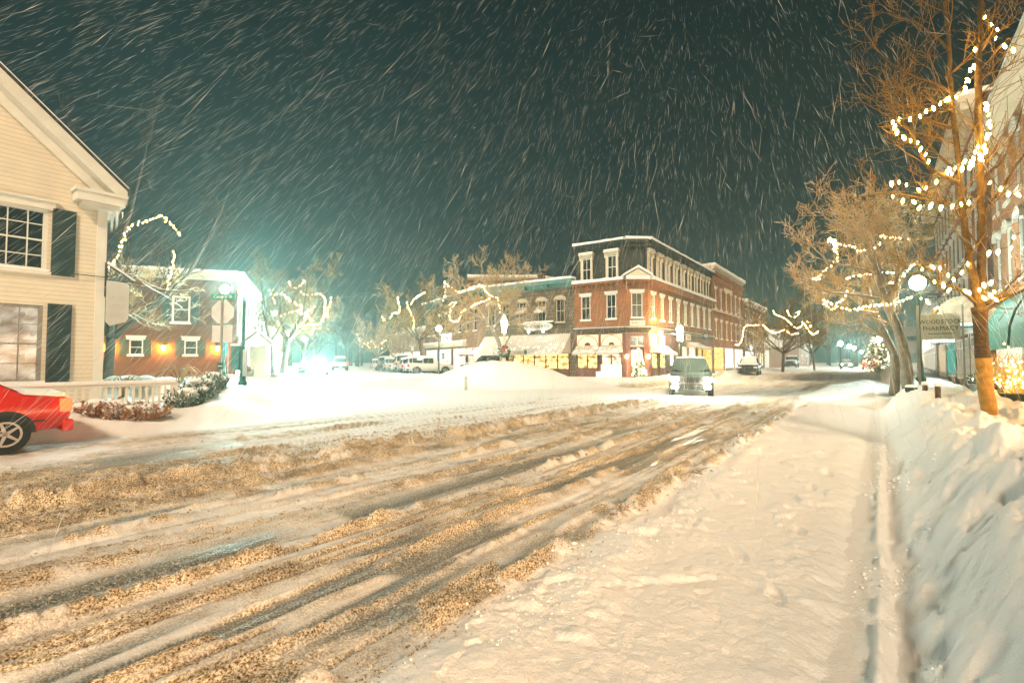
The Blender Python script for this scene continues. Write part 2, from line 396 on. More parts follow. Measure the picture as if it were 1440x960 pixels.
    for fs, fl, fr in ((3.75,.58,.25),(5.3,.62,.2),(7.2,.7,.1),(8.2,.6,.2),(4.4,.95,.5)):
        c, q = math.cos(fr), math.sin(fr); a = (s-fs)*c+(l-fl)*q; b = -(s-fs)*q+(l-fl)*c
        k = np.exp(-((a/.15)**2 + (b/.052)**2)**2.2); rimk = np.exp(-((a/.2)**2 + (b/.1)**2))
        h = h - .026*k + .004*rimk
    # gutter: trough, narrow ridge, groove
    l = l + .05*(fbm(s*1.1, s*0+9, 3, 198)-.5)*(1-ss(8,14,s))
    h = h - .05*gauss(l-.2, .13)*(.6+.8*n2) + .02*(fbm(s*14, l*10, 2, 88)-.5)*gauss(l-.1,.25)*(1-ss(6,12,s)) + .045*gauss(l-.03, .03+.0*s)*(1-ss(6, 12, s))*(.15+1.3*ss(.3,.65,fbm(s*4.5,s*0+2,3,401))) - .035*gauss(l+.05, .03)*(1-ss(6, 12, s))*ss(.25,.6,fbm(s*5,s*0+4,3,199))
    # ---- ploughed bank along the right kerb
    fold = fbm(s*1.15+l*.9, l*1.9, 4, 91); fold2 = 1-np.abs(2*fbm(s*1.5+l*2.2, l*2.0-s*.3, 3, 92)-1)
    top = .72 + .28*(fbm(s*.6, l*.6, 3, 93)-.5)
    bank = ss(-.03, -1.0, l)**.85
    hb = top*bank + bank*(1-ss(-2.1,-2.6,l)*1)*(.45*(fold-.5) + .14*(fbm(x*2.6,y*2.6,4,196)-.5) + .05*(1-np.abs(2*fbm(x*6,y*6,3,197)-1))) + (fbm(x*7, y*7, 3, 94)-.5)*.02*bank
    low = ss(-.05, -.22, l)*(1-ss(9, 16, s)); f3 = fbm(s*2.1+l*1.2, l*4.2-s*.4, 4, 191); f4 = 1-np.abs(2*fbm(s*2.6+l*3.0, l*3.4-s*.9, 3, 192)-1)
    hb = hb + low*(.16*(f3-.5) + .05*(fbm(x*4.2,y*4.2,4,194)-.5)*2 + .03*(1-np.abs(2*fbm(x*7,y*7,3,195)-1)))
    walk = ss(-2.15, -2.8, l)*ss(6, 10, s)
    hb = hb*(1-walk) + walk*(.24 + .06*n1)
    isb = ss(.0, -.1, l)
    h = h*(1-isb) + (hb+.0)*isb
    dirt = dirt*(1-isb); wet = wet*(1-isb)
    # plough pile that narrows the street near the lamp
    pp = bump_(x, y, *ST(27, .4)[:2], 3.0, 7.0, -R(36))
    pile = pp*(.62 + .5*(fbm(x*1.3, y*1.3, 4, 95)-.5)); h = np.maximum(h, pile); dirt = dirt*(1-ss(.02,.15,pp)); wet = wet*(1-ss(.02,.15,pp))
    # ---- left side: verge, corner, yard
    kerbl = 13.1 + .3*(n1-.5)
    sdl = (x + 11.9 + (y-27)*.389)            # <0 left of the side street's left kerb
    dl = np.minimum(l-kerbl, -sdl*.93+.0)      # inside the left block when both positive
    lb = ss(-.15, 1.6, dl)
    yard = (.46 + .3*(n1-.45) + .35*(nbig-.5))*lb + .25*gauss(dl-1.3, .8)*(fbm(x*1.1, y*1.1, 4, 97)-.3)
    inleft = ss(-.5, .1, dl)
    h = h*(1-inleft) + inleft*yard; dirt = dirt*(1-inleft); wet = wet*(1-inleft)
    for (cx, cy, rx, ry, hh) in ((-13.0,16.4,2.4,1.2,.62),(-10.9,16.6,1.8,1.1,.35),(-8.5,17.0,1.6,.8,.33),(-15.2,24,4.5,3.2,.35),(-17.5,30,3,3,.35)):
        h = h + bump_(x, y, cx, cy, rx, ry)*hh*(.7+.6*fbm(x*1.2, y*1.2, 3, 98))
    # ---- corner block on the far side (sidewalk and its bank)
    db = np.minimum(s-28.6-.0*l, l-11.6)
    db = np.minimum(db, 90 - 0*l)
    side2 = (x + 9.5 + (y-45)*.389)
    db2 = np.minimum(db, side2+6)
    blk = ss(-.1, .9, db2)
    hblk = .3 + .28*gauss(db2-1.1, .9)*(.6+.9*(fbm(x*.9, y*.9, 4, 99)-.2)) + .05*n1
    brown = gauss(db2-.05, .38)*ss(26, 28, s)*(1-ss(31, 40, s)*0)*ss(3, 6, db2*0+ x+1)
    h = h*(1-blk) + blk*hblk
    dirt = dirt*(1-blk); dirt = np.maximum(dirt, .9*brown*(1-ss(40,60,s))); wet = wet*(1-blk)
    # ---- island mound with the lantern, and its low tail
    mo = bump_(x, y, -.7, 31.0, 6.0, 4.2, .1)**1.15; h = h + mo*(1.5+.45*(n1-.5)); k = ss(.01,.08,mo); dirt = dirt*(1-k); wet = wet*(1-k)
    mt = bump_(x, y, -6.0, 33.5, 6.5, 3.4, -.15); h = h + mt*(.5+.2*(n1-.5)); k = ss(.01,.08,mt); dirt = dirt*(1-k)
    mt = bump_(x, y, 3.6, 31.5, 4.0, 2.0, -.1); h = h + mt*.3; dirt = dirt*(1-ss(.05,.3,mt))
    # parking strip under the cars on the side street
    pk = ss(0, 2, side2+5)*ss(44, 46, y)*(1-blk); h = h + pk*.25
    # banks along the far stretch of the main street
    fb = ss(34, 44, s)*gauss(l-11.6, .9)*(.55*fbm(x*.6, y*.6, 3, 101)); h = h + fb
    h = h + .02*(fbm(x*2.2, y*2.2, 3, 12)-.5)*ss(6, 14, r)
    return h, dirt, wet, s, l, lb, blk
def hz(x, y):
    return float(terrain(np.array([x], float), np.array([y], float))[0][0])
def gp(x, y, dz=0): return Vector((x, y, hz(x, y)+dz))

def snowmat():
    m = bpy.data.materials.new('snow_and_slush'); m.use_nodes = True; n = m.node_tree; p = n.nodes['Principled BSDF']
    t = n.nodes.new('ShaderNodeTexCoord')
    a = n.nodes.new('ShaderNodeAttribute'); a.attribute_name = 'dirt'; w_ = n.nodes.new('ShaderNodeAttribute'); w_.attribute_name = 'wet'
    g = n.nodes.new('ShaderNodeTexNoise'); g.inputs['Scale'].default_value = 72; g.inputs['Detail'].default_value = 4; g.inputs['Roughness'].default_value = .7
    n.links.new(t.outputs['Object'], g.inputs['Vector'])
    g2 = n.nodes.new('ShaderNodeTexNoise'); g2.inputs['Scale'].default_value = 5; g2.inputs['Detail'].default_value = 5; n.links.new(t.outputs['Object'], g2.inputs['Vector'])
    # slush colour: sugar-like mix of brown and pale grains
    sl = n.nodes.new('ShaderNodeValToRGB'); n.links.new(g.outputs['Fac'], sl.inputs[0])
    sl.color_ramp.elements[0].position = .38; sl.color_ramp.elements[0].color = (.055,.034,.014,1)
    sl.color_ramp.elements[1].position = .58; sl.color_ramp.elements[1].color = (.8,.73,.61,1)
    e = sl.color_ramp.elements.new(.47); e.color = (.42,.3,.16,1)
    g3 = n.nodes.new('ShaderNodeTexNoise'); g3.inputs['Scale'].default_value = 2.6; g3.inputs['Detail'].default_value = 7; g3.inputs['Roughness'].default_value = .65; n.links.new(t.outputs['Object'], g3.inputs['Vector'])
    g3r = n.nodes.new('ShaderNodeMapRange'); g3r.inputs[1].default_value = .35; g3r.inputs[2].default_value = .65; g3r.inputs[3].default_value = .55; g3r.inputs[4].default_value = 1.25; n.links.new(g3.outputs['Fac'], g3r.inputs[0])
    slv = n.nodes.new('ShaderNodeVectorMath'); slv.operation = 'SCALE'; n.links.new(sl.outputs[0], slv.inputs[0]); n.links.new(g3r.outputs[0], slv.inputs['Scale'])
    # dirt amount, broken up by noise
    ad = n.nodes.new('ShaderNodeMath'); ad.operation = 'MULTIPLY_ADD'; n.links.new(g2.outputs['Fac'], ad.inputs[0]); ad.inputs[1].default_value = .7
    ad.inputs[2].default_value = -.35
    ad2 = n.nodes.new('ShaderNodeMath'); ad2.operation = 'MULTIPLY'; n.links.new(ad.outputs[0], ad2.inputs[0])
    ms = n.nodes.new('ShaderNodeMath'); ms.operation = 'GREATER_THAN'; n.links.new(a.outputs['Fac'], ms.inputs[0]); ms.inputs[1].default_value = .02
    n.links.new(ms.outputs[0], ad2.inputs[1])
    sm = n.nodes.new('ShaderNodeMath'); sm.operation = 'ADD'; sm.use_clamp = True; n.links.new(a.outputs['Fac'], sm.inputs[0]); n.links.new(ad2.outputs[0], sm.inputs[1])
    mr = n.nodes.new('ShaderNodeMapRange'); mr.inputs[1].default_value = .12; mr.inputs[2].default_value = .72; n.links.new(sm.outputs[0], mr.inputs[0])
    mx = n.nodes.new('ShaderNodeMixRGB'); n.links.new(mr.outputs[0], mx.inputs[0]); mx.inputs[1].default_value = (.79,.79,.8,1); n.links.new(slv.outputs[0], mx.inputs[2])
    # wet asphalt and ice showing through, sprinkled with crystals
    we = n.nodes.new('ShaderNodeValToRGB'); n.links.new(g.outputs['Fac'], we.inputs[0])
    we.color_ramp.elements[0].position = .46; we.color_ramp.elements[0].color = (.085,.1,.095,1)
    we.color_ramp.elements[1].position = .62; we.color_ramp.elements[1].color = (.5,.5,.45,1)
    wm = n.nodes.new('ShaderNodeMixRGB'); n.links.new(w_.outputs['Fac'], wm.inputs[0]); n.links.new(mx.outputs[0], wm.inputs[1]); n.links.new(we.outputs[0], wm.inputs[2])
    n.links.new(wm.outputs[0], p.inputs['Base Color'])
    rr = n.nodes.new('ShaderNodeMapRange'); n.links.new(w_.outputs['Fac'], rr.inputs[0]); rr.inputs[3].default_value = .8; rr.inputs[4].default_value = .32
    n.links.new(rr.outputs[0], p.inputs['Roughness']); p.inputs['Specular IOR Level'].default_value = .3
    b = n.nodes.new('ShaderNodeBump'); b.inputs['Distance'].default_value = .016; n.links.new(g.outputs['Fac'], b.inputs['Height'])
    bs = n.nodes.new('ShaderNodeMapRange'); n.links.new(mr.outputs[0], bs.inputs[0]); bs.inputs[3].default_value = .9; bs.inputs[4].default_value = .9
    n.links.new(bs.outputs[0], b.inputs['Strength'])
    b2 = n.nodes.new('ShaderNodeBump'); b2.inputs['Distance'].default_value = .03; b2.inputs['Strength'].default_value = .5; n.links.new(g2.outputs['Fac'], b2.inputs['Height'])
    n.links.new(b.outputs[0], b2.inputs['Normal']); n.links.new(b2.outputs[0], p.inputs['Normal'])
    MATS['ground'] = m; return m
snowmat()

def npmesh(name, V, Q, m, attrs=None, smooth=True):
    me = bpy.data.meshes.new(name); me.vertices.add(len(V)); me.vertices.foreach_set('co', V.astype(np.float32).ravel())
    k = Q.shape[1]; me.loops.add(Q.size); me.loops.foreach_set('vertex_index', Q.astype(np.int32).ravel())
    me.polygons.add(len(Q)); me.polygons.foreach_set('loop_start', np.arange(0, Q.size, k, dtype=np.int32))
    me.polygons.foreach_set('loop_total', np.full(len(Q), k, dtype=np.int32))
    me.materials.append(MATS[m]); me.polygons.foreach_set('use_smooth', np.full(len(Q), smooth))
    for a, d in (attrs or {}).items():
        at = me.attributes.new(a, 'FLOAT', 'POINT'); at.data.foreach_set('value', d.astype(np.float32))
    me.update(calc_edges=True); me.validate()
    o = bpy.data.objects.new(name, me); COL.objects.link(o); return o

rr = [1.1]
while rr[-1] < 260:
    r = rr[-1]; rr.append(r + min(max(r*r/805*.62, .007), .012*r+.02*(r > 60)*r))
rr = np.array(rr)
NA = 1080
an = np.linspace(R(-60), R(57), NA)
rg, ag = np.meshgrid(rr, an, indexing='ij')
X = (rg*np.sin(ag)).ravel(); Y = (rg*np.cos(ag)).ravel()
H, D, W, S_, L_, LB, BLK = terrain(X, Y)
V = np.stack([X, Y, H], 1)
nr = len(rr); idx = np.arange(nr*NA).reshape(nr, NA)
Q = np.stack([idx[:-1,:-1], idx[:-1,1:], idx[1:,1:], idx[1:,:-1]], -1).reshape(-1, 4)[:, ::-1]
lq = L_[Q[:,0]]; side = np.where(lq < -.005, 1, np.where((LB[Q[:,0]] > .02) | (BLK[Q[:,0]] > .02), 2, 0))
for k, nm in ((0, 'road'), (1, 'pavement'), (2, 'ground')):
    q = Q[side == k]; uq, inv = np.unique(q, return_inverse=True)
    o = npmesh(nm, V[uq], inv.reshape(q.shape), 'ground', {'dirt': D[uq], 'wet': W[uq]}); o['kind'] = 'structure'
# coarse sheet that carries on to the horizon
mb = MB(); N = 24
for i in range(N):
    for j in range(N):
        a0 = -700+1400*i/N; b0 = -700+1400*j/N; c0 = 1400/N
        mb.quad((a0,b0,-.3),(a0+c0,b0,-.3),(a0+c0,b0+c0,-.3),(a0,b0+c0,-.3))
mb.obj('terrain', 'snow')['kind'] = 'structure'

# loose clods of slush thrown up on the near road
ico_v = []; ph = (1+5**.5)/2
for a, b in ((1,ph),(-1,ph),(1,-ph),(-1,-ph)): ico_v += [(a,b,0),(0,a,b),(b,0,a)]
ico = np.array(ico_v)/math.hypot(1, ph)
from mathutils.geometry import delaunay_2d_cdt
import bmesh
bm = bmesh.new(); [bm.verts.new(p) for p in ico_v]; bmesh.ops.convex_hull(bm, input=bm.verts[:]); bm.verts.ensure_lookup_table(); bm.verts.index_update()
icov = np.array([v.co[:] for v in bm.verts])/math.hypot(1, ph); icof = np.array([[v.index for v in f.verts] for f in bm.faces]); bm.free()
def clods(name, n, rng, sizes, m, attr, white=False):
    rs = np.random.RandomState(rng)
    ll = []; sss = []
    tot = 0; out = []
    while tot < n:
        k = 40000
        r = 1.9*np.exp(rs.rand(k)*math.log(15/1.9)); a = np.radians(rs.uniform(-50, 40, k))
        x = r*np.sin(a); y = r*np.cos(a); h, d, w_, s, l, lb, bl = terrain(x, y)
        near_edge = np.zeros(k)
        for l0, wd in ((2.12,.16),(4.05,.12),(4.9,.12),(7.25,.35),(6.55,.15),(8.4,.9)): near_edge = np.maximum(near_edge, np.exp(-((l-l0)/wd)**2))
        pr = np.clip(d*.25 + near_edge*.8, 0, 1)*(l > 1.7)*(l < 11)
        if white: pr = (np.exp(-((l+.15)/.28)**2)*.9 + np.exp(-((l+1.0)/.5)**2)*.35 + np.exp(-((l-1.75)/.2)**2)*.5)*(s > 1.2)*(s < 16)*ss(.4,.6,fbm(s*1.3,l*2,3,301))
        ok = rs.rand(k) < pr
        out.append(np.stack([x[ok], y[ok], h[ok], r[ok], near_edge[ok]], 1)); tot += ok.sum()
    P = np.concatenate(out)[:n]
    sz = (sizes[0] + (sizes[1]-sizes[0])*rs.rand(n)**3.5)*(.6+.5*P[:,4])*np.clip(P[:,3]/6, .45, 1.25)
    VV = np.repeat(icov[None], n, 0)*(1+.45*(rs.rand(n, 12, 1)-.5))
    sc = np.stack([sz*rs.uniform(.7,1.3,n), sz*rs.uniform(.7,1.3,n), sz*rs.uniform(.5,.9,n)], 1)
    VV = VV*sc[:,None,:]; q = rs.rand(n)*6.28; c, s2 = np.cos(q)[:,None], np.sin(q)[:,None]
    xx = VV[:,:,0]*c - VV[:,:,1]*s2; yy = VV[:,:,0]*s2 + VV[:,:,1]*c
    VV = np.stack([xx + P[:,0:1], yy + P[:,1:2], VV[:,:,2] + P[:,2:3] + sz[:,None]*.25], -1).reshape(-1, 3)
    FF = (icof[None] + 12*np.arange(n)[:,None,None]).reshape(-1, 3)
    o = npmesh(name, VV, FF, m, {'dirt': np.repeat(rs.uniform(.5, 1.0, n), 12), 'wet': np.zeros(n*12)})
    return o
c = clods('slush_clods', 16000, 4, (.003, .026), 'ground', None)
c2 = clods('snow_clods', 2600, 14, (.004, .034), 'snow', None, True); tag(c2, 'loose white lumps of snow fallen along the kerb and the foot of the right bank', 'snow', kind='stuff')
tag(c, 'loose brown and white clods of slush strewn along the tyre ridges of the near road', 'slush', kind='stuff')
# ------------------------------------------------------------------ buildings
class Face:
    """one straight front: p0 = its left end seen from the street, p1 = its right end"""
    def __init__(s, root, p0, p1):
        s.root = root; s.p0 = Vector((p0[0], p0[1], 0)); s.p1 = Vector((p1[0], p1[1], 0)); d = s.p1-s.p0
        s.len = d.length; s.rz = math.atan2(d.y, d.x); s.base = s.p0 - root.location
    def put(s, o, x=0, y=0, z=0):
        c, q = math.cos(s.rz), math.sin(s.rz)
        o.parent = s.root; o.location = s.base + Vector((x*c - y*q, x*q + y*c, z)); o.rotation_euler = (0, 0, s.rz); return o
    def world(s, x, y, z):
        c, q = math.cos(s.rz), math.sin(s.rz)
        return s.p0 + Vector((x*c - y*q, x*q + y*c, z))
    def mb(s, mb, name, m, x=0, y=0, z=0, smooth=False): return s.put(mb.obj(name, m, None, smooth), x, y, z)
    def wall(s, z0, z1, holes, m, y=0, depth=.18, name='wall', x0=0, x1=None):
        x1 = s.len if x1 is None else x1; mb = MB()
        xs = sorted({x0, x1} | {h[0] for h in holes} | {h[1] for h in holes}); zs = sorted({z0, z1} | {h[2] for h in holes} | {h[3] for h in holes})
        for a, b in zip(xs, xs[1:]):
            for c, d in zip(zs, zs[1:]):
                if any(h[0] <= a+1e-6 and b <= h[1]+1e-6 and h[2] <= c+1e-6 and d <= h[3]+1e-6 for h in holes): continue
                mb.quad((a,0,c),(b,0,c),(b,0,d),(a,0,d))
        for a, b, c, d in holes:
            mb.quad((a,0,c),(a,0,d),(a,depth,d),(a,depth,c)); mb.quad((b,0,c),(b,depth,c),(b,depth,d),(b,0,d))
            mb.quad((a,0,c),(a,depth,c),(b,depth,c),(b,0,c)); mb.quad((a,0,d),(b,0,d),(b,depth,d),(a,depth,d))
        return s.mb(mb, name, m, 0, y, 0)
WC = {}
def cmesh(key, fn):
    if key not in WC: WC[key] = fn()
    return WC[key]
def window(face, x, z, w, h, pane='glass_dark', trim='white_paint', nx=1, nz=2, lintel='flat', sill=True, y=0, snow=True, bar=.03, fr=.07, label=None):
    """x: centre, z: foot; frame > pane, sill, lintel"""
    def fm():
        m = MB(); b = fr
        m.box(-w/2, -w/2+b, .02, .12, 0, h); m.box(w/2-b, w/2, .02, .12, 0, h); m.box(-w/2+b, w/2-b, .02, .12, 0, b); m.box(-w/2+b, w/2-b, .02, .12, h-b, h)
        for i in range(1, nz):
            zz = h*i/nz; k = bar*(1.5 if (nz % 2 == 0 and i == nz//2) else .8); m.box(-w/2+b, w/2-b, .05, .12, zz-k/2, zz+k/2)
        for i in range(1, nx):
            xx = -w/2+w*i/nx; m.box(xx-bar*.4, xx+bar*.4, .045, .115, b, h-b)
        return m.mesh('window', trim)
    o = inst(cmesh(('f',w,h,trim,nx,nz,bar,fr), fm), 'window'); face.put(o, x, y, z)
    if label: o['label'] = label
    inst(cmesh(('p',w,h,pane), lambda: MB().box(-w/2+fr*.5, w/2-fr*.5, .09, .11, fr*.5, h-fr*.5).mesh('pane', pane)), 'pane', o)
    if sill:
        inst(cmesh(('s',w,trim), lambda: MB().box(-w/2-.08, w/2+.08, -.09, .1, -.09, -.002).mesh('sill', trim)), 'sill', o)
        if snow: inst(cmesh(('sn',w), lambda: MB().box(-w/2-.07, w/2+.07, -.085, .018, .001, .05).mesh('snow_cap', 'snow')), 'snow_cap', o)
    if lintel == 'flat': inst(cmesh(('lf',w,trim), lambda: MB().box(-w/2-.14, w/2+.14, -.08, .1, h_+.004, h_+.2).mesh('lintel', trim)), 'lintel', o) if False else \
        inst(cmesh(('lf',w,h,trim), lambda: MB().box(-w/2-.13, w/2+.13, -.07, .1, h+.004, h+.2).box(-w/2-.18, w/2+.18, -.12, .1, h+.2, h+.25).mesh('lintel', trim)), 'lintel', o)
    elif lintel == 'hood':
        def hm():
            m = MB(); n = 8; out = [(-w/2-.16, h-.12), (-w/2-.16, h+.05)] + [(-(w/2+.16)*math.cos(math.pi*i/n), h+.05+.28*math.sin(math.pi*i/n)) for i in range(1, n)] + [(w/2+.16, h+.05), (w/2+.16, h-.12), (w/2+.02, h-.12), (w/2+.02, h+.01), (-w/2-.02, h+.01), (-w/2-.02, h-.12)]
            n2 = len(out); m.prism(out, -.14, .02); return m.mesh('lintel', trim)
        inst(cmesh(('lh',w,h,trim), hm), 'lintel', o)
    return o
def dormer(face, x, z, w, h, trim, y):
    """mansard dormer: deep box frame, window, bracketed head with snow on it"""
    def fm():
        m = MB(); m.box(-w/2-.13, -w/2, -.16, .5, 0, h+.1); m.box(w/2, w/2+.13, -.16, .5, 0, h+.1); m.box(-w/2-.13, w/2+.13, -.16, .5, h+.102, h+.3)
        m.box(-w/2-.26, w/2+.26, -.34, .5, h+.302, h+.44); m.box(-w/2-.2, -w/2-.132, -.26, -.05, h-.1, h+.3); m.box(w/2+.132, w/2+.2, -.26, -.05, h-.1, h+.3)
        return m.mesh('dormer', trim)
    o = inst(cmesh(('d',w,h,trim), fm), 'dormer'); face.put(o, x, y, z)
    inst(cmesh(('ds',w,h), lambda: MB().box(-w/2-.24, w/2+.24, -.32, .5, h+.443, h+.56).mesh('snow_cap', 'snow')), 'snow_cap', o)
    window(face, x, z+.05, w, h, trim='white_paint', nx=2, nz=2, lintel=None, sill=False, y=y-.12, bar=.045)
def roofbox(root, pts, z0, z1, m, name='roof', snowz=.12, over=0.0, wallm=None):
    """closed prism over a footprint (world xy list); returns the wall body behind the fronts"""
    P = [(p[0]-root.location.x, p[1]-root.location.y) for p in pts]
    MB().prism(P, z0, z1, 'z').obj(name, m, root)
def snowroof(root, pts, z, t=.2, name='roof_snow'):
    P = [(p[0]-root.location.x, p[1]-root.location.y) for p in pts]
    o = MB().prism(P, z, z+t, 'z').obj(name, 'snow_fluffy', root, bevel=.05); return o
def off(p, q, d):
    """outward offset of the front p->q by d"""
    a = Vector((q[0]-p[0], q[1]-p[1])); a.normalize(); n = Vector((a.y, -a.x))
    return (p[0]+n.x*d, p[1]+n.y*d), (q[0]+n.x*d, q[1]+n.y*d)
def cornice(face, z, h, out, m, snow=.14, brackets=0, name='cornice', x0=None, x1=None):
    x0 = -.0 if x0 is None else x0; x1 = face.len if x1 is None else x1; mb = MB()
    mb.box(x0, x1, -out, .02, z+h*.55, z+h); mb.box(x0, x1, -out*.6, .02, z+h*.3, z+h*.548); mb.box(x0, x1, -out*.25, .02, z, z+h*.298)
    if brackets:
        k = int((x1-x0)/brackets)
        for i in range(k+1):
            xx = x0+.1+(x1-x0-.2)*i/k; mb.box(xx-.06, xx+.06, -out*.85, -out*.25-.003, z+.02, z+h*.546)
    c = face.mb(mb, name, m)
    if snow:
        g = MB(); n = max(2, int((x1-x0)/.5))
        for i in range(n):
            a = x0+(x1-x0)*i/n; b = x0+(x1-x0)*(i+1)/n; t0 = snow*(.8+.5*vnf(a)); t1 = snow*(.8+.5*vnf(b))
            g.add([(a,-out-.02,z+h+.002),(b,-out-.02,z+h+.002),(b,.3,z+h+.002),(a,.3,z+h+.002),(a,-out+.02,z+h+t0),(b,-out+.02,z+h+t1),(b,.3,z+h+t1),(a,.3,z+h+t0)],
                  [(4,5,6,7),(0,1,5,4),(3,7,6,2)] + ([(0,4,7,3)] if i == 0 else []) + ([(1,2,6,5)] if i == n-1 else []))
        face.mb(g, 'snow_cap', 'snow_fluffy')
    return c
def vnf(x): return float(vn(np.array([x*1.7]), np.array([3.3]), 5)[0])
def awning(face, x0, x1, ztop, zbot, out, m, scallop=True, y=0, name='awning', round_=False, snow=False):
    mb = MB(); n = 6
    prof = []
    for i in range(n+1):
        t = i/n
        if round_: q = t*math.pi/2; prof.append((-out*math.sin(q), zbot+(ztop-zbot)*math.cos(q)))
        else: prof.append((-out*t, ztop+(zbot-ztop)*t - .06*math.sin(math.pi*t)))
    for i in range(n):
        (a, c), (b, d) = prof[i], prof[i+1]
        mb.quad((x0,a,c),(x0,b,d),(x1,b,d),(x1,a,c)); mb.quad((x0,a,c-.02),(x1,a,c-.02),(x1,b,d-.02),(x0,b,d-.02))
    for xx in (x0, x1): mb.add([(xx, p[0], p[1]) for p in prof] + [(xx, 0, zbot)], [tuple(range(n+2))])
    k = max(2, int((x1-x0)/.22)); fy = -out
    for i in range(k):
        a = x0+(x1-x0)*i/k; b = x0+(x1-x0)*(i+1)/k; dz = .2 if scallop else .18
        mb.add([(a,fy-.004,zbot),(b,fy-.004,zbot),(b,fy-.004,zbot-dz*.75),((a+b)/2,fy-.004,zbot-dz),(a,fy-.004,zbot-dz*.75)], [(0,4,3,2,1)])
    return face.mb(mb, name, m, 0, y, 0)
def shopfront(face, x0, x1, z0, z1, pane, frame='dark_wood', bulk=.75, bays=2, y=.0, panel='maroon', fascia=None, out=0):
    """glazed shopfront in a wall hole: frame with mullions > pane, bulkhead"""
    m = MB(); t = .09; yy = y-out
    m.box(x0, x0+t, yy-.06, yy+.16, z0, z1); m.box(x1-t, x1, yy-.06, yy+.16, z0, z1); m.box(x0+t, x1-t, yy-.06, yy+.16, z1-t, z1); m.box(x0+t, x1-t, yy-.06, yy+.16, z0+bulk, z0+bulk+t*.8)
    for i in range(1, bays):
        xx = x0+(x1-x0)*i/bays; m.box(xx-.04, xx+.04, yy-.05, yy+.15, z0+bulk+t*.8+.001, z1-t-.001)
    m.box(x0+t, x1-t, yy-.04, yy+.12, z0+bulk+(z1-z0-bulk)*.74, z0+bulk+(z1-z0-bulk)*.74+.05)
    o = face.mb(m, 'shopfront', frame)
    MB().box(x0+t*.5, x1-t*.5, yy+.06, yy+.09, z0+bulk, z1-t*.5).obj('pane', pane, o)
    pm = MB(); pm.box(x0+t, x1-t, yy-.02, yy+.1, z0, z0+bulk-.001)
    k = max(1, int((x1-x0)/.7))
    for i in range(k):
        a = x0+t+(x1-x0-2*t)*(i+.12)/k; b = x0+t+(x1-x0-2*t)*(i+.88)/k; pm.box(a, b, yy-.045, yy-.021, z0+.12, z0+bulk-.12)
    pm.obj('bulkhead', panel, o)
    return o
def door(face, x, z, w, h, m='dark_wood', pane='glass_glow', y=0.05, label=None):
    mb = MB(); mb.box(-w/2, w/2, 0, .06, 0, h*.4); mb.box(-w/2, -w/2+.13, 0, .06, h*.4, h); mb.box(w/2-.13, w/2, 0, .06, h*.4, h); mb.box(-w/2+.13, w/2-.13, 0, .06, h-.15, h)
    o = face.mb(mb, 'door', m, x, y, z); MB().box(-w/2+.13, w/2-.13, .02, .04, h*.4, h-.15).obj('pane', pane, o); MB().ball((w/2-.09, -.04, h*.45), .035, 8).obj('handle', 'gold', o); return o
def mull(fx): pass

SGA = shopglow((1,.6,.18), (.25,.08,.012), 2.3, 1.1, 1.5); SGB = shopglow((1,.8,.5), (.25,.11,.04), 1.7, .9, 1.3); SGC = shopglow((1,.93,.82), (.3,.2,.13), 1.7, 1.2, 1.6, .44); SGY = shopglow((1,.6,.12), (.3,.09,.01), 1.5, 1.2, 1.6)
for k_, v_ in (('SGA',SGA),('SGB',SGB),('SGC',SGC),('SGY',SGY)): MATS[k_] = v_

# ---- the brick corner block with the mansard
G0 = .3
A = (9.05, 40.0); B = (10.9, 40.0); C = (A[0]-.8083*4.6, A[1]+.5888*4.6); E_ = (B[0]+SN*19, B[1]+CS*19)
bk = (-CS*9, SN*9)
cb = thing('corner_building', 'brick corner block with dark slate mansard and cream dormers', 'building', (A[0], A[1], 0))
fl = Face(cb, C, A); fc = Face(cb, A, B); fr_ = Face(cb, B, E_)
LW = (1.06, 3.38); RX = [1.0+2.12*i for i in range(9)]
fl.wall(4.1, 8.0, [(x-.43, x+.43, 5.05, 7.05) for x in LW], 'brick_orange')
fc.wall(4.1, 8.0, [(.93-.45, .93+.45, 5.1, 7.1)], 'brick_orange')
fr_.wall(4.1, 8.0, [(x-.43, x+.43, 5.05, 7.05) for x in RX], 'brick_orange')
for x in LW: window(fl, x, 5.05, .86, 2.0, nx=2, trim='white_paint')
window(fc, .93, 5.1, .9, 2.0, nx=2, pane='glass_frost')
for i, x in enumerate(RX): window(fr_, x, 5.05, .86, 2.0, pane='glass_frost' if i in (1,2) else 'glass_dark', nx=2)
# ground floor
fl.wall(0, 4.1, [(.2,2.2,.3,2.25),(2.42,4.3,.3,2.25),(.2,2.2,2.9,3.8),(2.42,4.3,2.9,3.8)], 'maroon')
for x0, x1 in ((.2,2.2),(2.42,4.3)):
    m = MB(); n = 12; cx = (x0+x1)/2; ra = (x1-x0)/2-.03; hh = .84
    for i in range(n):
        a, b = math.pi*i/n, math.pi*(i+1)/n
        for r0, r1 in ((1.0,.92),(.3,0.0)):
            m.add([(cx-ra*r0*math.cos(a),.03,2.93+hh*r0*math.sin(a)),(cx-ra*r0*math.cos(b),.03,2.93+hh*r0*math.sin(b)),(cx-ra*r1*math.cos(b),.03,2.93+hh*r1*math.sin(b)),(cx-ra*r1*math.cos(a),.03,2.93+hh*r1*math.sin(a))], [(0,1,2,3)])
    ar = fl.mb(m, 'lunette', 'dark_wood'); MB().box(x0, x1, .06, .09, 2.9, 3.8).obj('pane', mat('lunette_glow', (.5,.35,.2), .4, emit=(1,.62,.3), es=.75), ar)
    shopfront(fl, x0, x1, .3, 2.25, 'SGA' if x0 < 1 else 'SGB', bays=2, bulk=.7)
    awning(fl, x0-.08, x1+.05, 2.86, 2.3, .75, 'awning_grey')
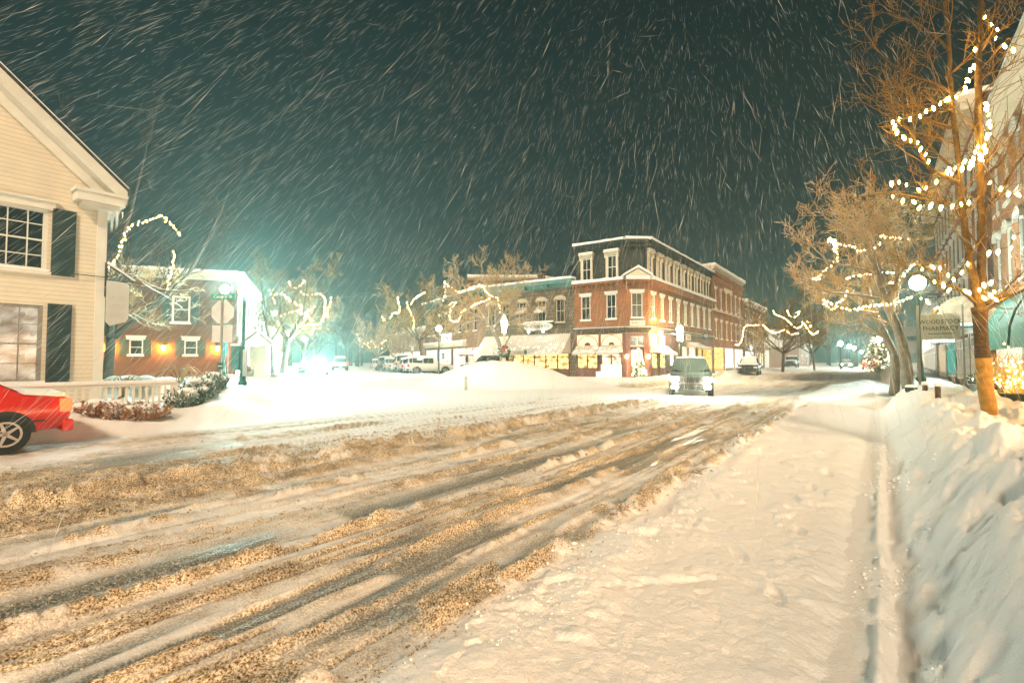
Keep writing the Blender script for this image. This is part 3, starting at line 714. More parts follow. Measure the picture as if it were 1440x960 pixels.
cornice(fl, 3.9, .42, .22, 'dark_wood', snow=.05, name='shop_cornice'); cornice(fr_, 3.9, .42, .22, 'dark_wood', snow=.05, name='shop_cornice'); cornice(fc, 3.9, .42, .22, 'dark_wood', snow=.05, name='shop_cornice')
fl.mb(MB().box(2.5, 4.25, -.12, -.05, .35, 1.35), 'menu_board', 'paper_lit'); 
fc.wall(0, 4.1, [(.35,1.5,.3,2.7),(.4,1.45,2.8,3.6)], 'maroon')
door(fc, .92, .3, 1.1, 2.35, y=.14); m = MB(); m.box(.42,.92-.02,.08,.12,2.84,3.56); tr = fc.mb(MB().box(.4,1.45,.02,.1,2.8,2.86).box(.4,1.45,.02,.1,3.54,3.6).box(.9,.95,.02,.1,2.861,3.539), 'transom', 'white_paint'); MB().box(.4,1.45,.06,.09,2.8,3.6).obj('pane', 'glass_frost', tr)
fr_.wall(0, 4.1, [(.4,2.0,.3,2.3),(2.3,3.9,.3,2.3),(.4,2.0,2.9,3.8),(2.3,3.9,2.9,3.8),(5.0,6.2,.3,2.7),(8.4,9.6,.3,3.0),(10.4,12.4,.3,3.0),(13.4,14.6,.3,3.0),(15.2,18.4,.3,3.2)], 'maroon')
for x0, x1 in ((.4,2.0),(2.3,3.9)): shopfront(fr_, x0, x1, .3, 2.3, 'SGA', bays=1, bulk=.7)
fr_.mb(MB().box(.4,2,.06,.09,2.9,3.8).box(2.3,3.9,.06,.09,2.9,3.8), 'lunette', 'lunette_glow')
awning(fr_, .3, 4.3, 2.95, 2.3, .9, 'awning_grey'); door(fr_, 5.6, .3, 1.1, 2.35)
shopfront(fr_, 8.4, 9.6, .3, 3.0, 'SGC', 'cream_trim', .5, 1, panel='cream_trim'); shopfront(fr_, 10.4, 12.4, .3, 3.0, 'SGC', 'cream_trim', .5, 2, panel='cream_trim'); shopfront(fr_, 13.4, 14.6, .3, 3.0, 'SGY', 'gold', .4, 1); shopfront(fr_, 15.2, 18.4, .3, 3.2, 'SGY', 'gold', .4, 3, panel='gold')
awning(fr_, 9.9, 14.0, 3.5, 2.9, 1.3, 'awning_grey')
# middle cornice with snow, mansard and its cornice
for f in (fl, fc, fr_): cornice(f, 7.75, .35, .5, 'brick_orange', snow=.26, brackets=.42, name='middle_cornice')
gb = fc.mb(MB().prism([(-.1,8.35),(.93,8.95),(1.95,8.35)], -.45, .3), 'gable', 'cream_trim'); fc.mb(MB().prism([(-.25,8.37),(.93,9.03),(2.1,8.37),(2.1,8.52),(.93,9.22),(-.25,8.52)], -.6, .3), 'snow_cap', 'snow_fluffy')
for f, xs in ((fl, LW), (fr_, RX)):
    f.wall(8.05, 11.0, [], 'slate', y=.3, name='mansard')
    for x in xs: dormer(f, x, 8.32, .82, 1.9, 'cream_trim', .3)
fc.wall(8.05, 11.0, [], 'slate', y=.3, name='mansard')
for f in (fl, fc, fr_): cornice(f, 10.85, .5, .35, 'slate', snow=.2, name='roof_cornice')
fp = [C, A, B, E_, (E_[0]+bk[0], E_[1]+bk[1]), (C[0]+SN*8, C[1]+CS*8)]
ci = [(p[0]+.25*(.2), p[1]+.32) for p in fp]
inn = [(C[0]+.25, C[1]+.3), (A[0]-.02, A[1]+.33), (B[0]-.15, B[1]+.33), (E_[0]-.3, E_[1]-.1), fp[4], fp[5]]
roofbox(cb, inn, .0, 11.3, 'slate', 'roof'); snowroof(cb, inn, 11.36, .16)

# ---- stone block left of it, and the wing that turns up the side street
P_ = (C[0]-.8083*9.9, C[1]+.5888*9.9); Q_ = (P_[0]-.483*17, P_[1]+.8756*17)
sb = thing('stone_building', 'rough grey stone shop block with pale green cornice and wide grey awning', 'building', (C[0], C[1], 0))
f1 = Face(sb, P_, C); HX = [9.9-m for m in (1.41,3.31,5.39,7.33,9.0)]
f1.wall(0, 8.3, [(x-.42, x+.42, 5.0, 7.0) for x in HX] + [(3.4,9.4,.3,2.35),(.3,2.9,.3,2.35)], 'stone', depth=.25)
for i, x in enumerate(HX): window(f1, x, 5.0, .84, 2.0, trim='old_trim', lintel='hood', nx=2, pane='glass_dark')
for i in (1, 2): awning(f1, HX[i]-.5, HX[i]+.5, 6.5, 6.05, .55, 'awning_grey', name='window_awning')
cornice(f1, 8.0, .65, .55, mat('teal_metal', (.1,.21,.19), .5, noise=(3,.3), snow=-.3), snow=.2, brackets=2.4)
shopfront(f1, 3.4, 9.4, .3, 2.35, 'SGA', bays=5, bulk=.6); shopfront(f1, .3, 2.9, .3, 2.35, 'SGB', bays=3, bulk=.6)
awning(f1, 3.2, 9.5, 4.0, 2.3, 1.55, 'awning_grey'); awning(f1, .05, 2.95, 3.95, 2.3, 1.55, 'awning_grey')
bp = [(P_[0]+.1,P_[1]+.35), (C[0]-.1,C[1]+.35), (C[0]+SN*8, C[1]+CS*8), (P_[0]+SN*8, P_[1]+CS*8)]
roofbox(sb, bp, 0, 8.6, 'stone', 'roof'); snowroof(sb, bp, 8.62, .16)
MB().lathe([(.35,0),(.35,.9),(.42,.95),(.42,1.1)], (0,0,0), 10).obj('chimney', 'brick_brown', sb, loc=(-2.6, 3.6, 8.6))
bd = thing('brick_wing', 'long brown brick shop row with bracketed green cornice running up the side street', 'building', (P_[0], P_[1], 0))
f2 = Face(bd, Q_, P_); wx = [1.2+1.95*i for i in range(8)]
f2.wall(0, 8.3, [(x-.38, x+.38, 4.7, 6.9) for x in wx] + [(.4,4.2,.3,3.0),(4.8,8.6,.3,3.0),(9.2,12.6,.3,3.0),(13.2,16.6,.3,2.4)], 'brick_brown', depth=.22)
for x in wx: window(f2, x, 4.7, .76, 2.2, trim='old_trim', lintel='hood', pane='glass_glow' if x > 99 else 'glass_dark')
cornice(f2, 7.9, .75, .6, 'post_green', snow=.22, brackets=.75)
for i, (x0, x1) in enumerate(((.4,4.2),(4.8,8.6),(9.2,12.6),(13.2,16.6))): shopfront(f2, x0, x1, .3, 3.0 if i < 3 else 2.4, 'SGC' if i < 3 else 'SGB', 'white_paint', .5, 3, panel='white_paint')
cornice(f2, 3.2, .5, .35, 'cream_trim', snow=.16, name='shop_cornice', x1=12.7); awning(f2, 13.0, 14.7, 3.0, 2.3, 1.0, 'awning_maroon'); awning(f2, 15.0, 16.7, 3.0, 2.3, 1.0, 'awning_maroon')
b2 = [(Q_[0]+.3,Q_[1]+.2), (P_[0]+.35,P_[1]+.2), (P_[0]+SN*8, P_[1]+CS*8), (Q_[0]+9, Q_[1]+5)]
roofbox(bd, b2, 0, 8.5, 'brick_brown', 'roof'); snowroof(bd, b2, 8.52, .16)
rb = thing('rooftop_block', 'tall flat-roofed block rising behind the stone shop block', 'building', (3.5, 72, 0))
fx = Face(rb, (-6.2, 70), (3.6, 70)); fx.wall(0, 12.9, [], 'brick_red'); cornice(fx, 12.9, .5, .5, 'cream_trim', snow=.25)
fx2 = Face(rb, (3.6, 70), (12.5, 78)); fx2.wall(0, 12.9, [], 'brick_red'); cornice(fx2, 12.9, .5, .5, 'cream_trim', snow=.25)
roofbox(rb, [(-6,70.2),(3.5,70.2),(12.3,78.2),(-6,80)], 0, 13.2, 'brick_red', 'roof')
R2_ = (Q_[0]-.40*26, Q_[1]+.9165*26)
lw = thing('low_shop_row', 'low bright shop row farther up the side street, behind the small lit trees', 'building', (Q_[0], Q_[1], 0))
f3 = Face(lw, R2_, (Q_[0]-.1, Q_[1]+.1)); f3.wall(0, 5.6, [(1+6*i, 5.5+6*i, .4, 3.0) for i in range(4)] + [(2+3*i-.4, 2+3*i+.4, 3.8, 5.0) for i in range(8)], 'pink_siding')
for i in range(4): shopfront(f3, 1+6*i, 5.5+6*i, .4, 3.0, 'SGC', 'white_paint', .4, 3, panel='white_paint')
for i in range(8): window(f3, 2+3*i, 3.8, .8, 1.2)
cornice(f3, 5.4, .5, .4, 'white_paint', snow=.2); roofbox(lw, [(R2_[0]+.3,R2_[1]+.2),(Q_[0]+.3,Q_[1]+.4),(Q_[0]+9,Q_[1]+5),(R2_[0]+9,R2_[1]+4)], 0, 5.7, 'slate', 'roof')

# ---- brick block with the plaque beyond the mansard
K0 = ST(0,0); pb0 = (E_[0], E_[1]); pb1 = (E_[0]+SN*15.6, E_[1]+CS*15.6)
pb = thing('plaque_building', 'tall orange brick block with corbelled parapet and pale stone plaque', 'building', (pb0[0], pb0[1], 0))
f4 = Face(pb, pb0, pb1); px_ = [1.6+2.45*i for i in range(6)]
f4.wall(0, 12.2, [(x-.4, x+.4, 7.6, 9.8) for x in px_] + [(x-.4, x+.4, 4.2, 6.2) for x in px_] + [(.6,4.6,.3,3.2),(5.4,9.6,.3,3.2),(10.4,15,.3,3.2)], 'brick_orange')
for x in px_:
    window(f4, x, 7.6, .8, 2.2, lintel='flat', trim='cream_trim'); window(f4, x, 4.2, .8, 2.0, lintel='flat', trim='cream_trim')
cm_ = MB()
for i in range(36): xx = .3+15*i/35.; cm_.box(xx-.1, xx+.1, -.14, -.002, 10.7, 11.3)
cm_.box(0, 15.6, -.2, -.002, 11.302, 11.6); cm_.box(0, 15.6, -.09, -.002, 10.5, 10.698); f4.mb(cm_, 'corbel', 'brick_orange'); f4.mb(MB().box(5.6, 9.6, -.06, -.002, 10.0, 10.4), 'plaque', 'cream_trim')
f4.mb(MB().box(0, 15.6, -.12, -.002, 7.3, 7.45), 'string_course', 'cream_trim'); cornice(f4, 11.75, .5, .45, 'cream_trim', snow=.22)
shopfront(f4, .6, 4.6, .3, 3.2, 'SGY', 'gold', .4, 3, panel='gold'); shopfront(f4, 5.4, 9.6, .3, 3.2, 'SGC', 'white_paint', .5, 3); shopfront(f4, 10.4, 15, .3, 3.2, 'SGC', 'white_paint', .5, 3)
fs = Face(pb, (pb0[0]-.8083*8, pb0[1]+.5888*8), pb0); fs.wall(11.2, 12.2, [], 'brick_orange', y=.02); cornice(fs, 11.75, .5, .3, 'cream_trim', snow=.22)
bb = [(pb0[0]-.2,pb0[1]+.2),(pb1[0]-.2,pb1[1]+.1),(pb1[0]+bk[0],pb1[1]+bk[1]),(pb0[0]+bk[0],pb0[1]+bk[1])]; roofbox(pb, bb, 0, 12.3, 'brick_orange', 'roof'); snowroof(pb, bb, 12.32, .15)
q0 = (pb1[0]+SN*.6, pb1[1]+CS*.6); q1 = (q0[0]+SN*15, q0[1]+CS*15)
hb_ = thing('far_brick_house', 'lower brick block past the plaque building with a snow-crusted bay', 'building', (q0[0], q0[1], 0))
f5 = Face(hb_, q0, q1); f5.wall(0, 9.6, [(1.2+2.6*i-.4,1.2+2.6*i+.4,z,z+1.8) for i in range(5) for z in (3.9,6.8)] + [(.5,6,.3,3.0),(7,14,.3,3.0)], 'brick_red')
for i in range(5):
    for z in (3.9,6.8): window(f5, 1.2+2.6*i, z, .8, 1.8, trim='cream_trim')
shopfront(f5, .5, 6, .3, 3.0, 'SGC', 'white_paint', .4, 3, panel='white_paint'); shopfront(f5, 7, 14, .3, 3.0, 'SGB', 'dark_wood', .6, 4)
cornice(f5, 9.4, .5, .5, 'cream_trim', snow=.25); f5b = Face(hb_, (q0[0]-.8083*8,q0[1]+.5888*8), q0); f5b.wall(0, 9.6, [], 'brick_red')
b5 = [(q0[0]-.2,q0[1]+.2),(q1[0]-.2,q1[1]+.1),(q1[0]+bk[0],q1[1]+bk[1]),(q0[0]+bk[0],q0[1]+bk[1])]; roofbox(hb_, b5, 0, 9.7, 'brick_red', 'roof'); snowroof(hb_, b5, 9.72, .2)
def gabled(name, label, p0, p1, dep, hw, hr, wall, z=0.3, wins=(), roofm='slate', fronts=True):
    """house with its gable on the street front"""
    r = thing(name, label, 'house', (p0[0], p0[1], 0)); f = Face(r, p0, p1); L = f.len
    f.wall(0, hw, [(x-.4, x+.4, zz, zz+1.4) for x, zz in wins if zz+1.4 < hw], wall)
    for x, zz in wins:
        if zz+1.4 < hw: window(f, x, zz, .8, 1.4)
    f.mb(MB().prism([(0,hw),(L,hw),(L/2,hr)], 0, dep), 'gable', wall); f.mb(MB().box(.02, L-.02, .2, dep, 0, hw), 'side_wall', wall)
    k = .35; sl = (hr-hw)/(L/2)
    f.mb(MB().prism([(-k,hw-k*sl),(L/2,hr),(L+k,hw-k*sl),(L+k,hw-k*sl+.18),(L/2,hr+.2),(-k,hw-k*sl+.18)], -.4, dep+.3), 'roof', 'white_paint')
    f.mb(MB().prism([(-k,hw-k*sl+.182),(L/2,hr+.202),(L+k,hw-k*sl+.182),(L+k,hw-k*sl+.36),(L/2,hr+.42),(-k,hw-k*sl+.36)], -.42, dep+.3), 'roof_snow', 'snow_fluffy')
    return r, f
p0 = ST(96, 16.5); p1 = ST(104, 16.5); gabled('timber_house', 'dark gabled house with a small porch beyond the lit trees', p0, p1, 9, 4.6, 7.6, 'white_siding', wins=((2,1.2),(6,1.2)))
p0 = ST(112, 12.5); p1 = ST(120, 11.5); gabled('timber_house', 'farthest gabled house on the left of the main street', p0, p1, 9, 4.6, 7.8, 'pink_siding', wins=((2,1.2),(6,1.2)))
mat('faded_paint', (.45,.4,.38), .7)
def strokes(parent, x, z, cw, chh, n, m, y, face=None):
    """a line of lettering too small to read in the photograph: stems and bars of letter-like marks"""
    mb = MB(); rs = random.Random(n*7+int(z*10))
    for i in range(n):
        a = x-cw*n*.65+i*cw*1.3; k = rs.random()
        mb.box(a, a+cw*.25, y-.002, y, z-chh/2, z+chh/2)
        if k > .25: mb.box(a+cw*.252, a+cw*.95, y-.002, y, z+chh*.3, z+chh/2)
        if k > .5: mb.box(a+cw*.7, a+cw*.95, y-.002, y, z-chh/2, z+chh*.298)
        if k < .7: mb.box(a+cw*.252, a+cw*.69, y-.002, y, z-chh/2, z-chh*.3)
    if face: return face.mb(mb, 'lettering', m)
    return mb.obj('lettering', m, parent)
# ------------------------------------------------------------------ left: clapboard house
h0 = ST(-6.5, 17.5); h1 = ST(4.6, 17.5)
ch = thing('clapboard_house', 'cream clapboard house with dark shutters and icicled eave at the left edge', 'house', (h1.x, h1.y, 0))
hf = Face(ch, h0, h1); L = hf.len; EV = 6.2
wA = (L-1.78, 3.94, 1.12, 1.62)      # upper window: centre, foot, width, height
wB = (L-1.9, 1.05, 1.3, 2.0)
wA2 = (L-5.2, 3.94, 1.12, 1.62); wB2 = (L-5.4, 1.05, 1.3, 2.0)
hf.wall(0, EV, [(w_[0]-w_[2]/2, w_[0]+w_[2]/2, w_[1], w_[1]+w_[3]) for w_ in (wA, wB, wA2, wB2)], 'clapboard')
pit = .89
hf.mb(MB().add([(0,0,EV+.001),(L,0,EV+.001),(L/2,0,EV+L/2*pit)], [(0,1,2)]), 'gable', 'clapboard')
for w_, pn in ((wA,'glass_dark'),(wA2,'glass_dark'),(wB,'house_room'),(wB2,'house_room')):
    if pn == 'house_room' and 'house_room' not in MATS: MATS['house_room'] = shopglow((1,.86,.66), (.5,.34,.22), .42, .9, 1.3, .46)
    window(hf, w_[0], w_[1], w_[2], w_[3], pane=pn, nx=3, nz=4, lintel='flat' if w_[1] > 3 else None, trim='white_paint' if w_[1] > 3 else 'grey_trim', fr=.085, bar=.028)
    for sgn in (-1, 1):
        m = MB(); x_ = w_[0]+sgn*(w_[2]/2+.32); m.box(x_-.24, x_+.24, -.07, -.012, w_[1]-.08, w_[1]+w_[3]+.06)
        for i in range(28):
            zz = w_[1]+(w_[3])*(i+.5)/28; m.add([(x_-.19,-.071,zz-.02),(x_+.19,-.071,zz-.02),(x_+.19,-.095,zz+.025),(x_-.19,-.095,zz+.025)], [(0,1,2,3)])
        hf.mb(m, 'shutter', 'dark_green')
hf.mb(MB().box(L-.2, L+.02, -.05, .05, 0, EV-.2), 'corner_board', 'white_paint')
# rake boards, eave return, side wall, roof with a thin crust of snow
def rk(dz0, dz1, y0, y1, over=.35):
    return MB().prism([(L+over, EV-over*pit+dz0), (L/2, EV+L/2*pit+dz0), (L/2, EV+L/2*pit+dz1), (L+over, EV-over*pit+dz1)], y0, y1)
hf.mb(rk(.12, .5, -.45, -.4), 'rake_board', 'white_paint'); hf.mb(rk(-.2, .119, -.12, -.02, .2), 'frieze_board', 'white_paint'); hf.mb(rk(.12, .2, -.398, 0, .32), 'soffit', 'white_paint')
hf.mb(rk(.5, .58, -.5, 9, .4), 'roof', 'slate'); hf.mb(rk(.582, .64, -.46, 9, .38), 'roof_snow', 'snow_fluffy')
hf.mb(MB().box(L-.75, L+.3, -.48, -.02, EV-.28, EV-.05).box(L-.62, L+.22, -.36, -.02, EV-.42, EV-.282).box(L-.8, L+.35, -.52, -.02, EV-.048, EV+.04), 'eave_return', 'white_paint')
hf.mb(MB().box(L-.05, L, .02, 9, 0, EV), 'side_wall', 'clapboard'); hf.mb(MB().box(L, L+.3, .0, 9, EV-.4, EV-.1), 'side_eave', 'white_paint')
ic = MB()
for i in range(15):
    x_ = L+.05+.22*random.random(); y_ = -.46+i*.085; n_ = random.uniform(.12,.55); hf.mb(MB().tube([(x_,y_,EV-.4),(x_+.01,y_,EV-.4-n_*.6),(x_,y_,EV-.4-n_)], [.025,.014,.002], 5), 'icicle', 'ice')
# hanging sign on its iron bracket
wp = hf.world(L+.02, -.06, 3.75)
hs = thing('hanging_shop_sign', 'white shaped sign with faint lettering hanging from an iron bracket at the house corner', 'sign', wp, hf.rz)
ir = MB(); ir.box(-.03,.03,-.04,.0,-.35,.62); ir.tube([(0,-.03,.55),(.35,-.06,.35),(.62,-.09,.1)], .022, 6); ir.tube([(0,-.03,.02),(.3,-.06,.12),(.66,-.09,.14)], .02, 6); ir.tube([(.02,-.03,-.25),(.15,-.05,-.05),(.4,-.07,.1)], .025, 6); ir.tube([(0,-.03,.2),(-1.2,-.02,.2)], .012, 5)
for i in range(3): ir.tube([(.08+.1*i,-.05,.12),(.16+.1*i,-.06,.3)], .018, 5)
ir.obj('bracket', 'iron', hs); MB().prism([(.0,.1-.0),(.0,-1.05),(.1,-1.16),(.46,-1.02),(.52,-.92),(.52,.02),(.42,.08),(.26,.1)], -.1, -.06).obj('board', 'sign_white', hs)
bo = hs.children[-1]
for k_, (z_, n_) in enumerate(((-.38,6),(-.6,6),(-.84,5))): strokes(bo, .26, z_, .05, .13, n_, 'faded_paint', -.102)
MB().prism([(.0,.58),(.66,.16),(.66,.2),(.02,.64)], -.11, -.04).obj('snow_cap', 'snow', hs)

# picket fence along the pavement
fe = thing('picket_fence', 'low white picket fence in front of the cream clapboard house', 'fence', ST(-1, 15.3, 0))
ff = Face(fe, ST(-1.5, 15.3), ST(5.6, 15.3)); zf = .42
pm = cmesh('picket', lambda: MB().prism([(-.03,0),(.03,0),(.03,.5),(0,.55),(-.03,.5)], -.012, .012).mesh('picket', 'white_paint'))
for i in range(50): ff.put(inst(pm, 'picket'), .07+i*.142, -.04, zf)
ff.mb(MB().box(0, 7.1, -.02, .02, zf+.1, zf+.15), 'rail', 'white_paint'); ff.mb(MB().box(0, 7.1, -.06, .05, zf+.55, zf+.62), 'top_rail', 'white_paint'); ff.mb(MB().box(0, 7.1, -.09, .08, zf+.622, zf+.7), 'snow_cap', 'snow_fluffy')
for x_ in (0, 3.55, 7.1): ff.mb(MB().box(x_-.06, x_+.06, -.06, .06, zf-.3, zf+.66), 'post', 'white_paint')

# ---- brick house with wall lanterns
b1 = (-18.1, 33.0); d_ = (.934, .358); b0 = (b1[0]-d_[0]*13, b1[1]-d_[1]*13)
bh = thing('brick_house', 'two-storey brown brick house with three glowing wall lanterns and snow on its roof edge', 'house', (b1[0], b1[1], 0))
bf = Face(bh, b0, b1); Lb = bf.len
def mloc(u):   # distance from the right corner at image column u
    k = (u-CU)/F; return (b1[0]-k*b1[1])/(d_[0]-k*d_[1])
lowx = [Lb-mloc(u) for u in (191, 268)]; upx = [Lb-mloc(253)]
W = [(x-.36, x+.36, 2.0, 2.95) for x in lowx] + [(x-.5, x+.5, 4.05, 5.75) for x in upx] + [(Lb-9.6-.5, Lb-9.6+.5, 4.05, 5.75)]
bf.wall(0, 7.0, W, 'brick_brown2' if 'brick_brown2' in MATS else mat('brick_brown2', build=brickb((.14,.045,.018), (.09,.026,.01), (.12,.07,.04)), rough=.9, noise=(.8,.3)).name and 'brick_brown2')
for x in lowx:
    window(bf, x, 2.0, .72, .95, lintel='flat', nx=1)
    for sg in (-1,1): bf.mb(MB().box(x+sg*.62-.2, x+sg*.62+.2, -.06, -.01, 1.95, 3.0), 'shutter', 'shutter')
for x in upx + [Lb-9.6]:
    window(bf, x, 4.05, 1.0, 1.7, lintel=None, pane='glass_frost', fr=.1)
    for sg in (-1,1): bf.mb(MB().box(x+sg*.78-.24, x+sg*.78+.24, -.06, -.01, 4.0, 5.8), 'shutter', 'shutter')
cornice(bf, 6.85, .5, .4, 'cream_trim', snow=.14)
sf = Face(bh, b1, (b1[0]+EX*15, b1[1]+EY*15)); sf.wall(0, 7.0, [(1.2+2.3*i-.4,1.2+2.3*i+.4,z,z+1.6) for i in range(6) for z in (1.4,4.2)], 'pink_siding')
for i in range(6):
    for z in (1.4,4.2): window(sf, 1.2+2.3*i, z, .8, 1.6, pane='glass_frost')
cornice(sf, 6.85, .5, .4, 'cream_trim', snow=.14)
bb = [(b0[0],b0[1]+.3),(b1[0]-.25,b1[1]+.25),(b1[0]+EX*15-.25,b1[1]+EY*15),(b0[0]+EX*15,b0[1]+EY*15)]; roofbox(bh, bb, 0, 7.2, 'brick_brown2', 'roof'); snowroof(bh, bb, 7.22, .16)
pr = thing('porch', 'small white gabled porch at the side door of the brick house', 'porch', (b1[0]+1.0, b1[1]+1.2, 0), 0)
pf = Face(pr, (b1[0]+.35, b1[1]+.1), (b1[0]+1.9, b1[1]+.7)); pf.mb(MB().prism([(-.1,2.7),(1.75,2.7),(.83,3.5)], -.1, 1.4), 'gable', 'white_paint'); pf.mb(MB().prism([(-.25,2.7),(.83,3.62),(1.9,2.7),(1.9,2.86),(.83,3.78),(-.25,2.86)], -.2, 1.5), 'snow_cap', 'snow')
for x_ in (.05,1.6): pf.mb(MB().box(x_-.07,x_+.07,-.05,.09,.2,2.698), 'post', 'white_paint')
pf.mb(MB().box(.3,1.3,1.2,1.3,.3,2.6), 'door', 'cream_trim')
lan_lbl = ('left', 'middle', 'right')
for i, u in enumerate((152, 230, 306)):
    x = Lb-mloc(u); wp = bf.world(x, -.16, 2.42)
    ln = thing('wall_lantern', ['orange wall lantern nearest the cream house corner', 'orange wall lantern between the two small shuttered windows', 'orange wall lantern nearest the stop sign pole'][i], 'lantern', wp, bf.rz, 'wall lanterns on the brick house')
    m = MB(); m.tube([(0,.15,.2),(0,.05,.28),(0,0,.22)], .015, 5); m.prism([(-.11,.14),(.11,.14),(.0,.26)], -.1, .1); m.box(-.07,.07,.12,.158,.05,.35); m.obj('bracket', 'iron', ln)
    MB().lathe([(.05,-.12),(.09,.12),(.02,.14)], k=8).obj('globe', 'sodium_small' if 'sodium_small' in MATS else mat('sodium_small', (.9,.7,.3), .4, emit=(1,.42,.04), es=600), ln)
# next houses up the side street
c0 = (b1[0]+EX*17, b1[1]+EY*17); c1 = (c0[0]+EX*-.0+4.2, c0[1]+1.5)
ph_ = thing('pale_shop_house', 'narrow pale pink shop house past the brick house', 'house', (c0[0], c0[1], 0))
g1 = Face(ph_, (c0[0]-2.5, c0[1]-.9), (c0[0]+1.2, c0[1]+.5)); g1.wall(0, 6.2, [(1.9,2.8,3.7,5.2),(.5,1.2,.4,2.5),(1.8,2.9,.4,2.5)], 'pink_siding'); window(g1, 2.35, 3.7, .9, 1.5, pane='glass_frost'); door(g1, .85, .4, .7, 2.1, 'maroon'); shopfront(g1, 1.8, 2.9, .4, 2.5, 'SGB', 'white_paint', .5, 2); cornice(g1, 6.0, .4, .3, 'white_paint', snow=.16)
g2 = Face(ph_, (c0[0]+1.2, c0[1]+.5), (c0[0]+1.2+EX*9, c0[1]+.5+EY*9)); g2.wall(0, 6.2, [(1+2*i,1.9+2*i,.4,2.6) for i in range(4)], 'pink_siding'); [shopfront(g2, 1+2*i, 1.9+2*i, .4, 2.6, 'SGC', 'white_paint', .4, 1) for i in range(4)]
roofbox(ph_, [(c0[0]-2.4,c0[1]-.6),(c0[0]+1.0,c0[1]+.7),(c0[0]+1.0+EX*9,c0[1]+.7+EY*9),(c0[0]-2.4+EX*9,c0[1]-.6+EY*9)], 0, 6.4, 'pink_siding', 'roof')

MATS['bank_glow'] = shopglow((1,.6,.3), (.7,.35,.12), 9, .8, 1.0, .4)  # strong window glow for the added building, made to light the near snowbank
# ------------------------------------------------------------------ right: shop row along the pavement
LR = -4.3
ra = thing('near_shop_building', 'pinkish brick shop building with arched windows and green awnings at the right edge', 'building', ST(18, LR, 0))
fA = Face(ra, ST(31, LR), ST(16, LR)); LA = fA.len
aw = [1.3+2.1*i for i in range(7)]
fA.wall(0, 11.2, [(x-.42,x+.42,z,z+2.3) for x in aw for z in (4.6,7.9)] + [(.3,5.2,.35,2.9),(5.8,9.5,.35,2.9),(10.2,14.4,.35,2.9)], mat('brick_pale', build=brickb((.36,.15,.07), (.25,.1,.045), (.3,.19,.12)), rough=.85, noise=(1,.25)).name, depth=.2)
for x in aw:
    for z in (4.6,7.9): window(fA, x, z, .84, 2.3, pane='glass_frost', lintel='hood', trim='white_paint')
shopfront(fA, .3, 5.2, .35, 2.9, 'SGB', 'white_paint', .45, 6, panel='white_paint'); shopfront(fA, 5.8, 9.5, .35, 2.9, 'SGY', 'white_paint', .45, 5); shopfront(fA, 10.2, 14.4, .35, 2.9, 'SGB', 'white_paint', .45, 5)
cornice(fA, 10.9, .6, .7, 'cream_trim', snow=.16)
awning(fA, 6.6, 10.6, 4.0, 2.15, 1.25, 'awning_green', round_=True); awning(fA, 11.0, 14.8, 4.0, 2.15, 1.25, 'awning_green', round_=True)
fA.mb(MB().box(1.2, 6.2, -.16, -.02, 3.15, 4.1), 'fascia', 'iron')
strokes(None, 3.7, 3.62, .22, .42, 12, 'gold', -.165, fA)
roofbox(ra, [ST(31,LR-.25)[:2], ST(16,LR-.25)[:2], ST(16,LR-9)[:2], ST(31,LR-9)[:2]], 0, 11.3, 'brick_pale', 'roof')
snowroof(ra, [ST(31,LR-.2)[:2], ST(16,LR-.2)[:2], ST(16,LR-9)[:2], ST(31,LR-9)[:2]], 11.4, .15)
rn = thing('unseen_shop_building', 'unseen brick shop building added beside the viewpoint, its glowing windows lighting the near snowbank', 'building', ST(15, LR, 0))  # out-of-view building added for its window glow and shadow on the near bank
fN = Face(rn, ST(15.5, LR), ST(-9, LR)); LN_ = fN.len; fN.wall(0, 4.4, [(1+4.7*i, 5.2+4.7*i, .5, 3.1) for i in range(5)], 'brick_pale')
for i in range(5): shopfront(fN, 1+4.7*i, 5.2+4.7*i, .5, 3.1, 'bank_glow', 'white_paint', .4, 3, panel='white_paint')
cornice(fN, 4.2, .4, .3, 'cream_trim', snow=.12); roofbox(rn, [ST(15.5,LR-.25)[:2], ST(-9,LR-.25)[:2], ST(-9,LR-9)[:2], ST(15.5,LR-9)[:2]], 0, 4.5, 'brick_pale', 'roof')
rc = thing('tall_brick_building', 'tall dark red brick building with pale gabled end and white window frames on the right', 'building', ST(33, LR-.2, 0))
fB = Face(rc, ST(58, LR), ST(32.5, LR)); LBn = fB.len; bw_ = [1.4+2.15*i for i in range(12)]
fB.wall(0, 14.2, [(x-.42,x+.42,z,z+2.1) for x in bw_ for z in (4.4,7.6,10.7)] + [(1+6.2*i,6.2+6.2*i,.35,3.0) for i in range(4)], 'brick_red', depth=.14)
for x in bw_:
    for z in (4.4,7.6,10.7): window(fB, x, z, .84, 2.1, trim='white_paint', lintel='flat', y=-.06)
cornice(fB, 13.9, .7, .9, 'cream_trim', snow=.2, brackets=1.2)
for i, pn in enumerate(('SGB','SGC','curtain_grey','curtain_grey')): shopfront(fB, 1+6.2*i, 6.2+6.2*i, .35, 3.0, pn, 'white_paint' if i != 1 else 'sign_teal', .3, 4, panel='white_paint')
cornice(fB, 3.2, .45, .5, 'white_paint', snow=.2, name='shop_cornice')
ic = MB()
for i in range(60):
    x_ = .2+25*random.random(); n_ = random.uniform(.2,.8); fB.mb(MB().tube([(x_,-.48,3.42),(x_,-.48,3.42-n_)], [.03,.003], 4), 'icicle', 'ice')
fE = Face(rc, ST(32.5, LR), ST(32.5, LR-9)); fE.wall(0, 14.2, [], 'brick_red', name='end_wall'); fE.mb(MB().prism([(0,14.2),(9,14.2),(4.5,16.5)], -.02, .3), 'gable', 'brick_red')
